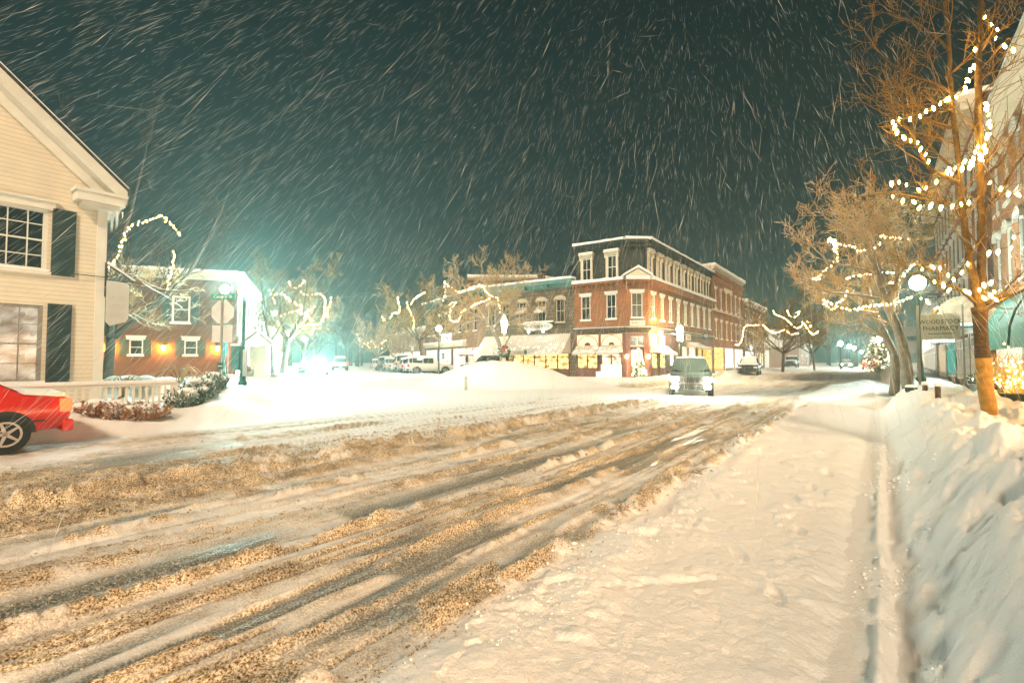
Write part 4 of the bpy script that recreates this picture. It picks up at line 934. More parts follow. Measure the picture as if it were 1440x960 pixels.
roofbox(rc, [ST(58,LR-.2)[:2], ST(32.6,LR-.2)[:2], ST(32.6,LR-9)[:2], ST(58,LR-9)[:2]], 0, 14.4, 'brick_red', 'roof'); snowroof(rc, [ST(58,LR-.2)[:2], ST(32.6,LR-.2)[:2], ST(32.6,LR-9)[:2], ST(58,LR-9)[:2]], 14.6, .15)
fd = thing('far_shop_row', 'low snow-topped shop row past the tall brick building on the right', 'building', ST(60, LR, 0))
fD = Face(fd, ST(96, LR-1), ST(60, LR)); fD.wall(0, 7.2, [(1.5+3*i-.4,1.5+3*i+.4,4.2,6) for i in range(11)] + [(1+5.8*i,6+5.8*i,.35,3.0) for i in range(6)], 'white_siding')
for i in range(11): window(fD, 1.5+3*i, 4.2, .8, 1.8)
for i in range(6): shopfront(fD, 1+5.8*i, 6+5.8*i, .35, 3.0, 'SGC' if i > 2 else 'SGB', 'white_paint', .4, 3)
cornice(fD, 7.0, .5, .5, 'white_paint', snow=.2); fDe = Face(fd, ST(60, LR), ST(60, LR-8)); fDe.wall(0, 7.2, [], 'white_siding', name='end_wall')
roofbox(fd, [ST(96,LR-1.3)[:2], ST(60.1,LR-.3)[:2], ST(60.1,LR-9)[:2], ST(96,LR-9)[:2]], 0, 7.3, 'white_siding', 'roof')

# ------------------------------------------------------------------ signs on the right
def rot_st(perp=False): return facing(SN, CS) if not perp else facing(CS, -SN)
RZP = facing(CS, -SN)          # boards that stand square across the pavement
o = ST(24.4, -1.82, 0); ps = thing('pharmacy_sign', 'pale wooden pharmacy sign with gold finial hung between two white posts', 'sign', gp(o.x, o.y, -.1), RZP)
m = MB(); m.box(-.62,-.54,-.04,.04,-.9,3.05); m.box(.66,.72,-.04,.04,-.9,3.0)
m.obj('post', 'white_paint', ps); MB().prism([(-.5,1.75),(.62,1.75),(.62,2.62),(.5,2.6),(.3,2.72),(.1,2.66),(-.1,2.74),(-.3,2.66),(-.5,2.72)], -.03, .03).obj('board', 'sign_white', ps); bo = ps.children[-1]; bo.data.materials[0] = MATS['sign_board']
text('lettering', 'WOODSTOCK', .215, 'black_text', bo, (.06,-.034,2.4), sx=.85); text('lettering', 'PHARMACY', .23, 'black_text', bo, (.06,-.034,2.15), sx=.85); MB().box(-.3,.45,-.034,-.031,1.95,1.975).obj('rule', 'black_text', bo)
MB().lathe([(.02,0),(.09,.05),(.1,.14),(.04,.22)], (-.05,0,2.7), 8).obj('finial', 'gold', ps)
o = ST(31.0, LR+.9, 0); os_ = thing('oval_shop_sign', 'cream oval sign with warm mottled painting above the curtained shop', 'sign', (o.x, o.y, 4.0), RZP)
m = MB(); n = 24; m.prism([(.95*math.cos(2*math.pi*i/n), .55*math.sin(2*math.pi*i/n)) for i in range(n)], -.05, .05); m.obj('board', mat('sign_painting', (.75,.55,.38), .5, noise=(3.5,.5)), os_)
m = MB(); m.prism([(1.05*math.cos(2*math.pi*i/n), .65*math.sin(2*math.pi*i/n)) for i in range(n)], -.03, .03); m.obj('rim', 'cream_trim', os_); MB().box(-1.5,1.5,-.02,.02,.62,.66).obj('bar', 'iron', os_)
o = ST(33.0, LR+.8, 0); ts = thing('teal_shop_sign', 'white shop sign with a teal lower edge behind the oval sign', 'sign', (o.x, o.y, 3.35), RZP)
MB().box(-1.1,1.1,-.05,.05,0,1.0).obj('board', 'sign_lit', ts); MB().box(-1.12,1.12,-.07,.07,-.12,-.002).obj('edge', 'sign_teal', ts); strokes(ts.children[0], 0, .45, .09, .24, 11, 'galvanised', -.053)
o = ST(45, LR+.7, 0); t2 = thing('small_lit_sign', 'small white lit sign between the leaning tree and the lamp post', 'sign', (o.x, o.y, 2.9), RZP); MB().box(-.6,.6,-.05,.05,0,.9).obj('board', 'sign_lit', t2); MB().box(-.02,.9,-.02,.02,.92,.95).obj('bracket', 'iron', t2)
o = ST(52, -1.8, 0); t3 = thing('white_sign_post', 'white post with two small parking signs beyond the leaning tree', 'sign', gp(o.x, o.y, -.1), RZP); MB().box(-.06,.06,-.06,.06,0,4.2).obj('post', 'white_paint', t3); MB().box(-.1,.7,-.09,-.062,2.9,3.7).obj('upper_board', 'sign_white', t3); MB().box(-.1,.7,-.09,-.062,1.5,2.5).obj('lower_board', 'sign_white', t3)

# ------------------------------------------------------------------ signs at the corner block and side street
def flatsign(name, label, f, x, y, z, w, h, m, txt=None, tm='black_text', size=.2, ell=False, perp=False):
    p = f.world(x, y, z); r = thing(name, label, 'sign', p, f.rz + (math.pi/2 if perp else 0)); mb = MB()
    if ell: n = 20; mb.prism([(w/2*math.cos(2*math.pi*i/n), h/2+h/2*math.sin(2*math.pi*i/n)) for i in range(n)], -.04, .04)
    else: mb.box(-w/2, w/2, -.04, .04, 0, h)
    mb.obj('board', m, r); bo = r.children[-1]
    if txt and txt.isdigit(): strokes(bo, 0, h/2, w*.6/int(txt), h*.35, int(txt), tm, -.043)
    elif txt:
        ls = txt.split('|')
        for i, t in enumerate(ls): text('lettering', t, size, tm, bo, (0, -.045, h*(1-(i+.5)/len(ls))))
    return r
dd = flatsign('double_oval_sign', 'floodlit white double oval sign above the wide grey awning', f1, 6.0, -.6, 4.3, 1.9, .7, 'sign_white', '7', ell=True)
MB().prism([(1.15+.0+.95*math.cos(2*math.pi*i/20), .35+.35*math.sin(2*math.pi*i/20)) for i in range(20)], -.04, .04).obj('board', 'sign_white', dd); strokes(dd.children[-1], 1.15, .35, .13, .24, 7, 'black_text', -.043)
MB().box(-.9,2.1,-.1,.1,.72,.84).obj('snow_cap', 'snow', dd)
for x_ in (-.2, 1.3): MB().ball((x_,-.35,-.12), .09, 8).obj('floodlight', 'sign_flood' if 'sign_flood' in MATS else mat('sign_flood', (.9,.9,.9), .4, emit=(.95,1,.95), es=22), dd)
flatsign('corner_window_sign', 'small framed sign under the chamfered corner window', fc, .93, -.1, 4.45, 1.2, .42, 'sign_white', '8')
flatsign('blade_sign', 'small cream box sign on the brick block beside the grey awning', fr_, 8.7, -.5, 3.55, 1.3, .6, 'cream_trim', '6')
flatsign('black_oval_sign', 'black oval sign over the grey entrance awning', fr_, 12.6, -1.0, 3.75, 1.9, .75, 'iron', '7', 'sign_text', .3, True)
flatsign('lit_white_sign', 'glowing white square sign beside the corner street lamp', fr_, 3.7, -1.3, 3.3, 1.2, 1.3, mat('sign_lit_hot', (.8,.9,.9), .4, emit=(.75,1,.98), es=6).name)
flatsign('round_teal_sign', 'teal round sign on the low shop beyond the plaque building', f5, 1.5, -.6, 3.1, 1.5, .8, 'sign_lit_blue', ell=True)
flatsign('white_shop_sign', 'bright white shop sign on the brown brick row beside the tall lamp', f2, 8.0, -.4, 3.75, 2.8, .95, 'sign_lit', '9')
flatsign('green_shop_sign', 'small green square sign behind the white parked car', f2, 9.2, -1.2, 1.9, .55, .6, 'sign_green', '2', 'sign_text', .4)
# street name post with the backs of the stop sign and a square sign
g = PX(311, 551, 16); sp = thing('stop_sign_post', 'steel sign post showing the back of a stop sign under a green street name plate', 'street sign', gp(g.x, g.y, -.2), R(-3)); zb = sp.location.z
def zl(v, Y=16): return CH+(HV-v)/F*Y-zb
MB().box(-.03,.03,-.02,.02,0,zl(420)).obj('post', 'galvanised', sp)
n = 8; zc = zl(438.5); MB().prism([(.39*math.cos(math.pi/8+math.pi/4*i), zc+.39*math.sin(math.pi/8+math.pi/4*i)) for i in range(8)], .025, .033).obj('octagon_sign', 'sign_back', sp)
MB().box(-.33,.33,.025,.033,zl(481),zl(457)).obj('square_sign', 'sign_back', sp)
MB().box(-.36,.42,-.01,.01,zl(420.5),zl(413)).obj('name_plate', 'sign_green', sp); text('lettering', 'Central St', .15, 'sign_text', sp.children[-1], (.02,-.013,zl(416.8)))
MB().box(-.1,.1,-.035,-.022,zl(519),zl(509.5)).obj('notice', 'post_green', sp); MB().box(-.07,.07,-.038,-.036,zl(515),zl(514)).obj('lettering', 'sign_text', sp)
MB().ball((0,0,zl(420)+.05), .05, 8).obj('snow_cap', 'snow', sp)

# ------------------------------------------------------------------ street lamps
def lamp(label, p, h, globe='globe_cold', post='post_green', r=.22, style='globe', group='street lamps along the pavements', box=False):
    base = gp(p[0], p[1], -.15); t = thing('street_lamp', label, 'street lamp', base, 0, group); H_ = h-base.z
    m = MB(); m.lathe([(.17,0),(.17,.25),(.12,.32),(.1,.8),(.075,1.0),(.06,H_-r-.2),(.09,H_-r-.16),(.05,H_-r-.1),(.12,H_-r-.03)], k=10); m.obj('post', post, t, True)
    if style == 'globe':
        MB().ball((0,0,H_), r, 14, (1,1,1.08)).obj('globe', globe, t, True); MB().lathe([(.09,r*.98),(.05,r*1.15),(.015,r*1.4)], (0,0,H_), 8).obj('finial', post, t)
    else:
        MB().lathe([(.11,-r),(.2,r*.7),(.17,r*.8)], (0,0,H_), 8).obj('globe', globe, t); MB().lathe([(.24,r*.8),(.16,r*1.2),(.03,r*1.7)], (0,0,H_), 8).obj('cap', post, t); MB().lathe([(.22,r*.95),(.15,r*1.35),(.04,r*1.85)], (0,0,H_), 8).obj('snow_cap', 'snow', t)
    if box: MB().box(-.42,-.1,-.15,.15,.75,1.75).obj('signal_box', 'post_green', t); MB().box(-.44,-.08,-.17,.17,1.752,1.85).obj('snow_cap', 'snow', t); MB().box(.05,.2,-.12,-.06,.5,1.6).obj('notice', 'sign_white', t)
    return t
g = PX(342, 407, 21); lamp('green lamp post with a dazzling white globe beside the stop sign post', g, 4.6, 'globe_glare', r=.24, box=True)
g = PX(314.5, 406, 24); lamp('lamp with a white globe right behind the stop sign post', g, 5.05, r=.19)
g = ST(25, -1.3); lamp('green lamp post with a glaring round globe on the right pavement', g, 4.65, r=.26)
il = lamp('cream lantern with a dark bow standing in the ploughed snow mound', PX(709, 470, 32), 3.85, 'lantern_cream', 'cream_trim', .42, 'lantern')
bw2 = thing('lamp_wreath', 'dark wreath with a red bow tied round the mound lantern post', 'wreath', (il.location.x, il.location.y-.12, 2.25)); m = MB()
for i in range(14):
    q = 2*math.pi*i/14; m.ball((.3*math.cos(q), -.05*random.random(), .3*math.sin(q)), .12, 6, lump=.5)
m.obj('greenery', 'needle_snowy', bw2); MB().ball((-.12,-.14,.25), .1, 6, (1.3,.4,.7)).ball((.12,-.14,.25), .1, 6, (1.3,.4,.7)).tube([(0,-.16,.22),(.06,-.18,-.1)], .03, 4).tube([(0,-.16,.22),(-.07,-.18,-.12)], .03, 4).obj('bow', 'bow_red', bw2)
lamp('white globe lamp in front of the brown brick row', PX(617, 462, 46), 4.6, 'globe_white', 'iron', .22)
lamp('white globe lamp before the corner building by the dark pickup', PX(956, 462, 39), 4.1, 'globe_white', 'post_green', .24)
wp = fr_.world(1.2, -.5, 3.95); sl_ = thing('sodium_lamp', 'orange sodium lamp bracketed to the brick corner block', 'lamp', wp, fr_.rz); MB().box(-.02,.02,0,.5,-.02,.02).obj('bracket', 'iron', sl_); MB().ball((0,0,-.1), .17, 10).obj('globe', 'sodium', sl_, True)
for i, (u, v, Y) in enumerate(((1182,483,86),(1194.5,487,103),(1201,489,113),(1211,494.5,150),(1236,478,70))):
    g = PX(u, v, Y); lamp(['first of the far lamps down the main street, beside the lit bare trees', 'second far lamp down the main street', 'third far lamp, close beside the second', 'farthest and smallest street lamp at the end of the main street', 'far lamp over the small lit fir on the right'][i], g, g.z, 'far_globe', 'iron', .34)
lamp('white globe lamp among the big bare trees on the side street', PX(402, 470, 52), 4.4, 'globe_white', 'iron', .24)
lamp('small white globe lamp hanging low past the big bare trees', PX(428, 477, 66), 4.5, 'globe_white', 'iron', .3)
for i, (f, x) in enumerate(((fc, .05), (fc, 1.8))):
    p = f.world(x, -.2, 2.0); ln = thing('door_lantern', ['orange lantern on the left of the corner entrance', 'orange lantern on the right of the corner entrance'][i], 'lantern', p, 0, 'lanterns beside the corner entrance')
    MB().box(-.04,.04,0,.2,.14,.2).prism([(-.1,.14),(.1,.14),(0,.26)], -.1, .1).obj('bracket', 'iron', ln); MB().lathe([(.05,-.14),(.09,.1),(.02,.13)], k=8).obj('globe', 'globe_warm', ln)
# ------------------------------------------------------------------ trees
def rv(a=1.0): return Vector((random.uniform(-a,a), random.uniform(-a,a), random.uniform(-a,a)))
def twig(mb, p, d, ln, r, lvl, up=.12, spread=.7, kids=4, wig=.16, minr=.004, k=3):
    n = 4 if lvl > 0 else 3; pts = [p.copy()]; rad = [r]; d = d.normalized(); tips = []
    for i in range(n):
        d = (d + rv(wig) + Vector((0,0,up))).normalized(); p = p + d*ln/n; pts.append(p.copy()); rad.append(max(minr, r*(1-.62*(i+1)/n)))
    mb.tube(pts, rad, k if lvl < 2 else k+1, False)
    if lvl <= 0: return
    for j in range(kids):
        t = .25+.75*(j+random.random())/kids; q = min(n-1, int(t*n)); f = t*n-q; f = min(f, 1); a = pts[q].lerp(pts[q+1], f); dd = (pts[q+1]-pts[q]).normalized()
        s = dd.cross(rv()).normalized(); nd = dd*(1-spread*.55) + s*spread
        twig(mb, a, nd, ln*random.uniform(.45,.72), max(minr, rad[q]*.55), lvl-1, up, spread, kids, wig, minr, k)
def smooth_poly(pts, n=5, wig=0):
    P = [Vector(p) for p in pts]; out = []
    for i in range(len(P)-1):
        p0 = P[max(i-1,0)]; p1 = P[i]; p2 = P[i+1]; p3 = P[min(i+2,len(P)-1)]
        for j in range(n):
            t = j/n; out.append(.5*((2*p1)+(p2-p0)*t+(2*p0-5*p1+4*p2-p3)*t*t+(3*p1-p0-3*p2+p3)*t**3) + (rv(wig) if 0 < i+j else Vector()))
    out.append(P[-1]); return out
def limb(mb, tw, pts, r0, r1, side=0, tlen=.9, lvl=2, k=7, wig=.0, minr=.004, start=.25, spread=.75, up=.1, kids=4):
    S = smooth_poly(pts, 5, wig); n = len(S); rad = [r0+(r1-r0)*i/(n-1) for i in range(n)]; mb.tube(S, rad, k)
    for i in range(side):
        t = start+(1-start)*(i+random.random())/side; q = min(n-2, int(t*(n-1))); dd = (S[q+1]-S[q]).normalized(); s = dd.cross(rv()).normalized()
        twig(tw, S[q], dd*.5+s*spread+Vector((0,0,.15)), tlen*random.uniform(.5,1.15)*(1.1-.4*t), max(minr, rad[q]*.38), lvl, up, .7, kids, minr=minr)
    twig(tw, S[-1], (S[-1]-S[-2]), tlen*.8, max(minr, r1*.8), lvl, up, minr=minr)
    return S
def gentree(name, label, p, H_, r, seed, lean=(0,0), forks=4, fork_h=.3, spreadr=.45, lvl=3, tlen=2.2, bark='bark', twm='twig', minr=.012, cat='tree', group=None, side=7, kids=4, sink=.2):
    random.seed(seed); base = Vector((p[0], p[1], hz(p[0], p[1])-sink)); t = thing(name, label, cat, base, 0, group)
    tm, tw = MB(), MB(); Lx = Vector((lean[0], lean[1], 0)); f = Vector((0,0,H_*fork_h)) + Lx*fork_h
    tm.tube(smooth_poly([(0,0,0), f*.5+rv(r*.3), f], 4), [r*1.25]+[r*(1-.03*i) for i in range(1,9)], 8)
    tips = []
    for i in range(forks):
        q = 2*math.pi*(i+random.random()*.5)/forks; o = Vector((math.cos(q), math.sin(q), 0))*H_*spreadr*random.uniform(.6,1)
        e = Vector((0,0,H_*random.uniform(.72,.95)))+o+Lx; m = f.lerp(e, .45)+o*.18+rv(.3); tips.append((f, m, e))
        limb(tm, tw, [f, m, e], r*.62, r*.12, side, tlen, lvl, 6, .05, minr, kids=kids)
    tm.obj('trunk', bark, t, True); tw.obj('crown', twm, t)
    t['tips'] = 0; return t, base, tips

BULB = cmesh('bulb', lambda: MB().lathe([(.01,.0),(.021,-.02),(.025,-.05),(.016,-.08),(.004,-.092)], k=6).mesh('bulb', 'bulb', True))
BULBF = cmesh('bulbf', lambda: MB().ball((0,0,0), .07, 6).mesh('bulb', 'bulb_far', True))
def string(label, pts, spacing, far=False, sag=.0, jit=.03, sc=1.0, group='strings of warm lights in the bare trees', mx=100, wire='wire'):
    S = smooth_poly(pts, 8); t = thing('string_lights', label, 'string lights', S[0], 0, group); o = S[0]
    cm = MB(); cm.tube([p-o for p in S], .006 if not far else .012, 4); cm.obj('wire', wire, t)
    L = [0]; 
    for a, b in zip(S, S[1:]): L.append(L[-1]+(b-a).length)
    n = min(mx, max(2, int(L[-1]/spacing)))
    for i in range(n):
        d = L[-1]*(i+.5)/n; k = max(j for j in range(len(L)) if L[j] <= d); k = min(k, len(S)-2); p = S[k].lerp(S[k+1], (d-L[k])/max(1e-6, L[k+1]-L[k])) - o + rv(jit)
        q_ = sc*random.uniform(.5, 1.0)*(.85 if far else .92)
        inst(BULBF if far else BULB, 'bulb', t, p, (random.uniform(-.5,.5), random.uniform(-.5,.5), 0), (q_, q_, q_*(1 if far else 1.1)))
    return t

# --- the lit tree on the right, limbs set out where the photograph shows them
random.seed(11)
YT = 7.65
def T(u, v, dy=0.0): return PX(u, v, YT+dy)
tb = T(1387, 583); tb.z = hz(tb.x, tb.y)-.25
rt = thing('lit_street_tree', 'bare street tree with orange glowing trunk wrapped in strings of lights at the right', 'tree', tb)
tm, tw, tp = MB(), MB(), MB()
def rel(l): return [Vector(p)-tb for p in l]
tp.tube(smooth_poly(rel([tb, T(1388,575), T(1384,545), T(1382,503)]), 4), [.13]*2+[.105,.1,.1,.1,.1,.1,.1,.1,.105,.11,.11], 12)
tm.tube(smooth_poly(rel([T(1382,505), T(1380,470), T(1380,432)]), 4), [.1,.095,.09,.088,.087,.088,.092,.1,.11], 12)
limb(tm, tw, rel([T(1379,438), T(1371,380), T(1364,330,.1), T(1359,270,.15), T(1352,150,.2), T(1349,60,.2), T(1346,-60,.3)]), .058, .022, 10, 1.1, 2, 8, .012)
limb(tm, tw, rel([T(1381,438), T(1385,380), T(1388,300,-.1), T(1388,200,-.15), T(1390,110,-.2), T(1397,0,-.2), T(1405,-90,-.3)]), .062, .028, 9, 1.1, 2, 8, .012)
limbs = [([T(1376,428), T(1350,405,-.1), T(1322,396,-.2), T(1290,384,-.3)], .035, .012, 7, .5),
 ([T(1357,290), T(1330,282,.2), T(1295,275,.3), T(1255,268,.4), T(1215,275,.4)], .035, .01, 9, .6),
 ([T(1358,255), T(1335,244,-.2), T(1312,228,-.3), T(1300,200,-.3), T(1280,165,-.4), T(1262,158,-.4)], .045, .012, 11, .75),
 ([T(1355,235), T(1330,215,.3), T(1312,195,.4), T(1290,180,.5)], .03, .01, 8, .6),
 ([T(1352,146), T(1325,150,.2), T(1290,135,.3), T(1255,110,.4)], .035, .01, 10, .75),
 ([T(1352,125), T(1330,110,-.3), T(1290,95,-.4), T(1255,70,-.5)], .032, .01, 10, .75),
 ([T(1353,92), T(1375,75,.1), T(1400,50,.2), T(1425,20,.2)], .03, .012, 6, .7),
 ([T(1349,60), T(1325,35,.2), T(1300,20,.3), T(1270,5,.4)], .028, .008, 9, .75),
 ([T(1390,245), T(1405,235,.2), T(1425,215,.3), T(1450,150,.4)], .035, .014, 8, .8),
 ([T(1389,290), T(1402,280,-.2), T(1418,262,-.3), T(1440,228,-.4), T(1470,190,-.4)], .04, .016, 8, .8),
 ([T(1385,430), T(1405,418,-.15), T(1430,412,-.3), T(1460,400,-.4)], .05, .02, 7, .5),
 ([T(1384,436), T(1402,428,.2), T(1422,402,.3), T(1440,385,.4)], .04, .016, 7, .5),
 ([T(1352,175), T(1330,172,.1), T(1300,150,.2), T(1275,140,.3)], .026, .008, 8, .6)]
for P, r0, r1, n, tl in limbs: limb(tm, tw, rel(P), r0*.8, r1*.8, max(4, int(n*.75)), tl*.9, 2, 6, .01, .0032)
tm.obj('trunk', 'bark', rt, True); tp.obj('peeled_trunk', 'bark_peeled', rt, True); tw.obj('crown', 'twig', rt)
gz = 'strings of lights in the orange lit tree'
strs = [('string of bulbs swagged on the lowest left limb of the orange tree', [(1295,378,-.3),(1325,372,-.2),(1345,388,-.1),(1362,372,0),(1372,365,0)], .16),
 ('string of bulbs circling the fork of the orange tree', [(1310,392,-.2),(1340,402,-.25),(1365,410,-.25),(1382,402,-.3),(1396,396,-.2),(1400,408,-.2),(1384,412,-.2),(1404,424,-.2)], .13),
 ('string of bulbs hanging under the long level limb of the orange tree', [(1255,270,.3),(1280,277,.2),(1302,285,.1),(1320,280,0),(1338,288,-.1),(1352,281,-.15),(1366,283,-.2),(1378,278,-.2)], .13),
 ('string of bulbs climbing the left crook of the orange tree', [(1258,258,.3),(1266,249,.3),(1285,258,.2),(1310,262,.1),(1325,250,0),(1338,243,-.1),(1352,225,-.2)], .12),
 ('string of bulbs doubled back in the middle left of the orange tree', [(1266,160,-.3),(1272,175,-.4),(1285,188,-.4),(1300,195,-.4),(1312,210,-.4),(1312,225,-.4)], .1),
 ('string of bulbs rising from the middle left to the upper fork', [(1268,162,-.2),(1285,160,-.3),(1305,156,-.3),(1318,148,-.3),(1330,140,-.3),(1347,128,-.2),(1362,125,-.2),(1372,110,-.2),(1372,98,-.2)], .13),
 ('string of bulbs climbing to the very top of the orange tree', [(1372,118,-.2),(1373,100,-.2),(1380,86,-.2),(1388,72,-.2),(1392,50,-.2),(1398,30,-.2),(1401,12,-.2),(1412,18,-.2),(1420,38,-.2),(1432,52,-.2),(1442,60,-.2)], .12),
 ('string of bulbs coiled beside the right stem of the orange tree', [(1397,130,-.3),(1399,150,-.3),(1405,165,-.3),(1403,185,-.3),(1396,180,-.3),(1399,200,-.3),(1394,215,-.3),(1383,195,-.3)], .1),
 ('string of bulbs bunched in the heart of the orange tree', [(1335,232,-.3),(1345,240,-.3),(1350,225,-.3),(1360,232,-.3),(1368,222,-.3),(1376,215,-.3),(1374,232,-.3),(1380,205,-.3),(1392,222,-.3)], .1),
 ('string of bulbs running off the right side of the orange tree', [(1398,250,-.3),(1406,252,-.3),(1415,262,-.3),(1428,268,-.3),(1445,266,-.3)], .12),
 ('string of bulbs drooping across the shop front behind the orange tree', [(1388,358,.2),(1400,352,.2),(1415,348,.2),(1425,345,.2),(1434,330,.2),(1442,325,.2)], .16)]
for lb, P, sp_ in strs: string(lb, [T(*p) for p in P], sp_, group=gz, jit=.025)

# --- leaning pair of snow-plastered trunks beside the lamp
random.seed(23)
YS = 18.5
def U(u, v, dy=0.0): return PX(u, v, YS+dy)
ub = U(1276, 530); ub.z = hz(ub.x, ub.y)-.3
lt = thing('leaning_snowy_tree', 'leaning bare tree with snow-plastered forked trunks and looping lights beside the right lamp', 'tree', ub)
tm, tw = MB(), MB()
def relu(l): return [Vector(p)-ub for p in l]
limb(tm, tw, relu([ub, U(1272,500), U(1262,460), U(1248,425), U(1236,385,-.4), U(1222,345,-.8), U(1195,320,-1.2), U(1172,308,-1.5)]), .2, .03, 9, 1.4, 3, 9, .02, .008)
limb(tm, tw, relu([ub+Vector((-.25,.4,.0)), U(1258,505,.5), U(1245,470,.6), U(1232,440,.8), U(1222,400,1), U(1215,360,1.2), U(1212,325,1.3)]), .17, .03, 8, 1.4, 3, 8, .02, .008)
for P, r0 in (([(1255,440,0),(1262,415,.3),(1270,385,.5),(1264,350,.6),(1255,320,.6)],.1), ([(1240,420,0),(1215,415,-.4),(1180,412,-.8),(1145,403,-1.2)],.07), ([(1248,425,0),(1262,395,-.5),(1285,365,-.8),(1305,340,-1)],.06),
              ([(1236,385,-.4),(1205,375,-1),(1172,368,-1.4),(1150,350,-1.8)],.06), ([(1228,360,-.8),(1220,330,-.5),(1200,300,-.3)],.05), ([(1236,440,.3),(1210,436,.8),(1180,432,1),(1158,425,1.2)],.05), ([(1262,350,.6),(1280,320,.9),(1290,300,1)],.04), ([(1250,400,0),(1232,350,-1.4),(1240,310,-2)],.05)):
    limb(tm, tw, relu([U(*p) for p in P]), r0, .018, 7, 1.2, 3, 6, .02, .008)
tm.obj('trunk', 'bark_snowy', lt, True); tw.obj('crown', 'twig_snowy', lt)
gz = 'strings of lights in the leaning snowy tree'
for lb, P in (('long looping string along the upper left of the leaning tree', [(1250,330),(1238,345),(1215,352),(1200,345),(1178,342),(1172,335),(1180,362),(1165,378),(1150,393),(1147,388)]),
 ('bright clustered string on the lowest left limb of the leaning tree', [(1195,408),(1188,420),(1175,428),(1160,422),(1168,434),(1180,430)]),
 ('string swagged under the middle limb of the leaning tree', [(1182,434),(1205,435),(1228,430),(1245,428),(1262,424),(1285,418)]),
 ('string across the middle of the leaning tree', [(1190,390),(1210,387),(1225,384),(1252,383),(1262,382)]),
 ('string rising from the trunk fork of the leaning tree toward the lamp', [(1240,392),(1252,397),(1268,392),(1280,378),(1292,368)]),
 ('short string at the very top of the leaning tree', [(1243,330),(1255,332),(1272,335)]),
 ('short string crowded on the upper left tip of the leaning tree', [(1168,340),(1175,334),(1182,345),(1176,352)]),
 ('short string by the globe of the right lamp', [(1296,420),(1303,422),(1311,428)])):
    string(lb, [U(u, v, random.uniform(-.6,.6)) for u, v in P], .14, far=True, sc=.62, group=gz, jit=.04)

# --- the tree in front of the shop awnings, centre
random.seed(31)
def Z(u, v, dy=0.0): return PX(u, v, 38.5+dy)
zb = Z(708, 520); zb.z = hz(zb.x, zb.y)-.2
ct = thing('forked_street_tree', 'wide bare tree with snow on its forked limbs in front of the grey awnings', 'tree', zb); tm, tw = MB(), MB()
def relz(l): return [Vector(p)-zb for p in l]
tm.tube(smooth_poly(relz([zb, Z(706,505), Z(701,480), Z(693,465)]), 4), .16, 8)
for P, r0 in (([(693,466,0),(684,452,0),(668,443,-.3),(650,440,-.8),(628,452,-1)],.1), ([(692,465,0),(690,440,.4),(686,410,.6),(680,385,.8)],.1), ([(693,465,0),(706,445,-.4),(720,425,-.8),(736,405,-1)],.09), ([(686,455,0),(670,430,1),(655,405,1.3),(645,388,1.4)],.07), ([(690,445,.3),(700,415,0),(708,390,-.2)],.07), ([(698,460,0),(720,452,.6),(745,440,1)],.05), ([(680,450,0),(655,455,-1),(640,470,-1.4)],.05), ([(670,443,0),(650,425,-1),(625,420,-1.5)],.05)):
    limb(tm, tw, relz([Z(*p) for p in P]), r0, .03, 8, 1.6, 3, 6, .03, .011)
tm.obj('trunk', 'bark_snowy', ct, True); tw.obj('crown', 'twig_snowy', ct)
for lb, P in (('string of lights along the roof edge behind the forked tree', [(622,424),(626,408),(624,396),(634,404),(646,410),(658,406),(668,402),(676,400),(680,404),(688,414),(700,420),(703,440)]),
 ('string of lights hanging in the left half of the forked tree', [(630,428),(640,424),(632,438),(636,452),(646,448),(650,438),(660,432),(675,425),(690,420)])):
    string(lb, [Z(u, v, random.uniform(-.8,.8)) for u, v in P], .22, far=True, sc=.8, jit=.05)

# --- side street trees
def U2(Yd): return lambda u, v, dy=0.0: PX(u, v, Yd+dy)
g = PX(398, 518, 46); gentree('bare_street_tree', 'big dark bare tree on the side street with many looping lights', g, 10.5, .3, 41, (1.5,0), 5, .3, .42, 3, 2.0, 'bark', 'twig', .014, side=7)
g = PX(384, 518, 43); gentree('bare_street_tree', 'slimmer dark bare tree just left of the big looping-lights tree', g, 8.5, .2, 42, (-.8,0), 4, .35, .35, 3, 1.7, 'bark', 'twig', .012, side=6)
g = PX(425, 516, 60); gentree('bare_street_tree', 'pale bare tree behind the big side street tree, before the headlights', g, 9.0, .22, 43, (.8,0), 4, .3, .4, 3, 2.1, 'bark_snowy', 'twig_snowy', .02, side=6)
Z2 = U2(45)
for lb, P in (('string of lights zigzagging over the top of the big side street tree', [(404,396),(410,404),(420,402),(428,394)]),
 ('string of lights along the upper left of the big side street tree', [(378,412),(386,428),(384,414),(398,415),(410,424),(424,430),(432,440)]),
 ('string of lights looping down the right of the big side street tree', [(420,410),(434,415),(448,413),(455,420),(456,440),(452,452),(445,457),(436,450),(430,440),(422,432)]),
 ('upright string at the right edge of the big side street tree', [(464,415),(463,428),(458,440),(460,446)]),
 ('string of lights along the low limbs of the big side street tree', [(416,462),(428,458),(440,457),(438,470)]),
 ('scattered string across the middle of the big side street tree', [(393,445),(405,440),(418,436),(425,443),(434,436),(442,430)])):
    string(lb, [Z2(u, v, random.uniform(-.8,.8)) for u, v in P], .26, far=True, sc=.9, jit=.08)
g = PX(530, 515, 75); gentree('small_lit_tree', 'small snow-bright tree over the parked cars at the end of the car row', g, 7.0, .2, 44, (0,0), 5, .3, .5, 2, 1.9, 'bark_snowy', 'twig_snowy', .03, side=7)
Z3 = U2(74); string('cluster of lights in the small snow-bright tree over the parked cars', [Z3(u, v) for u, v in [(503,470),(508,478),(515,488),(525,482),(533,488),(540,480),(548,484)]], .35, far=True, sc=1.25, jit=.3)
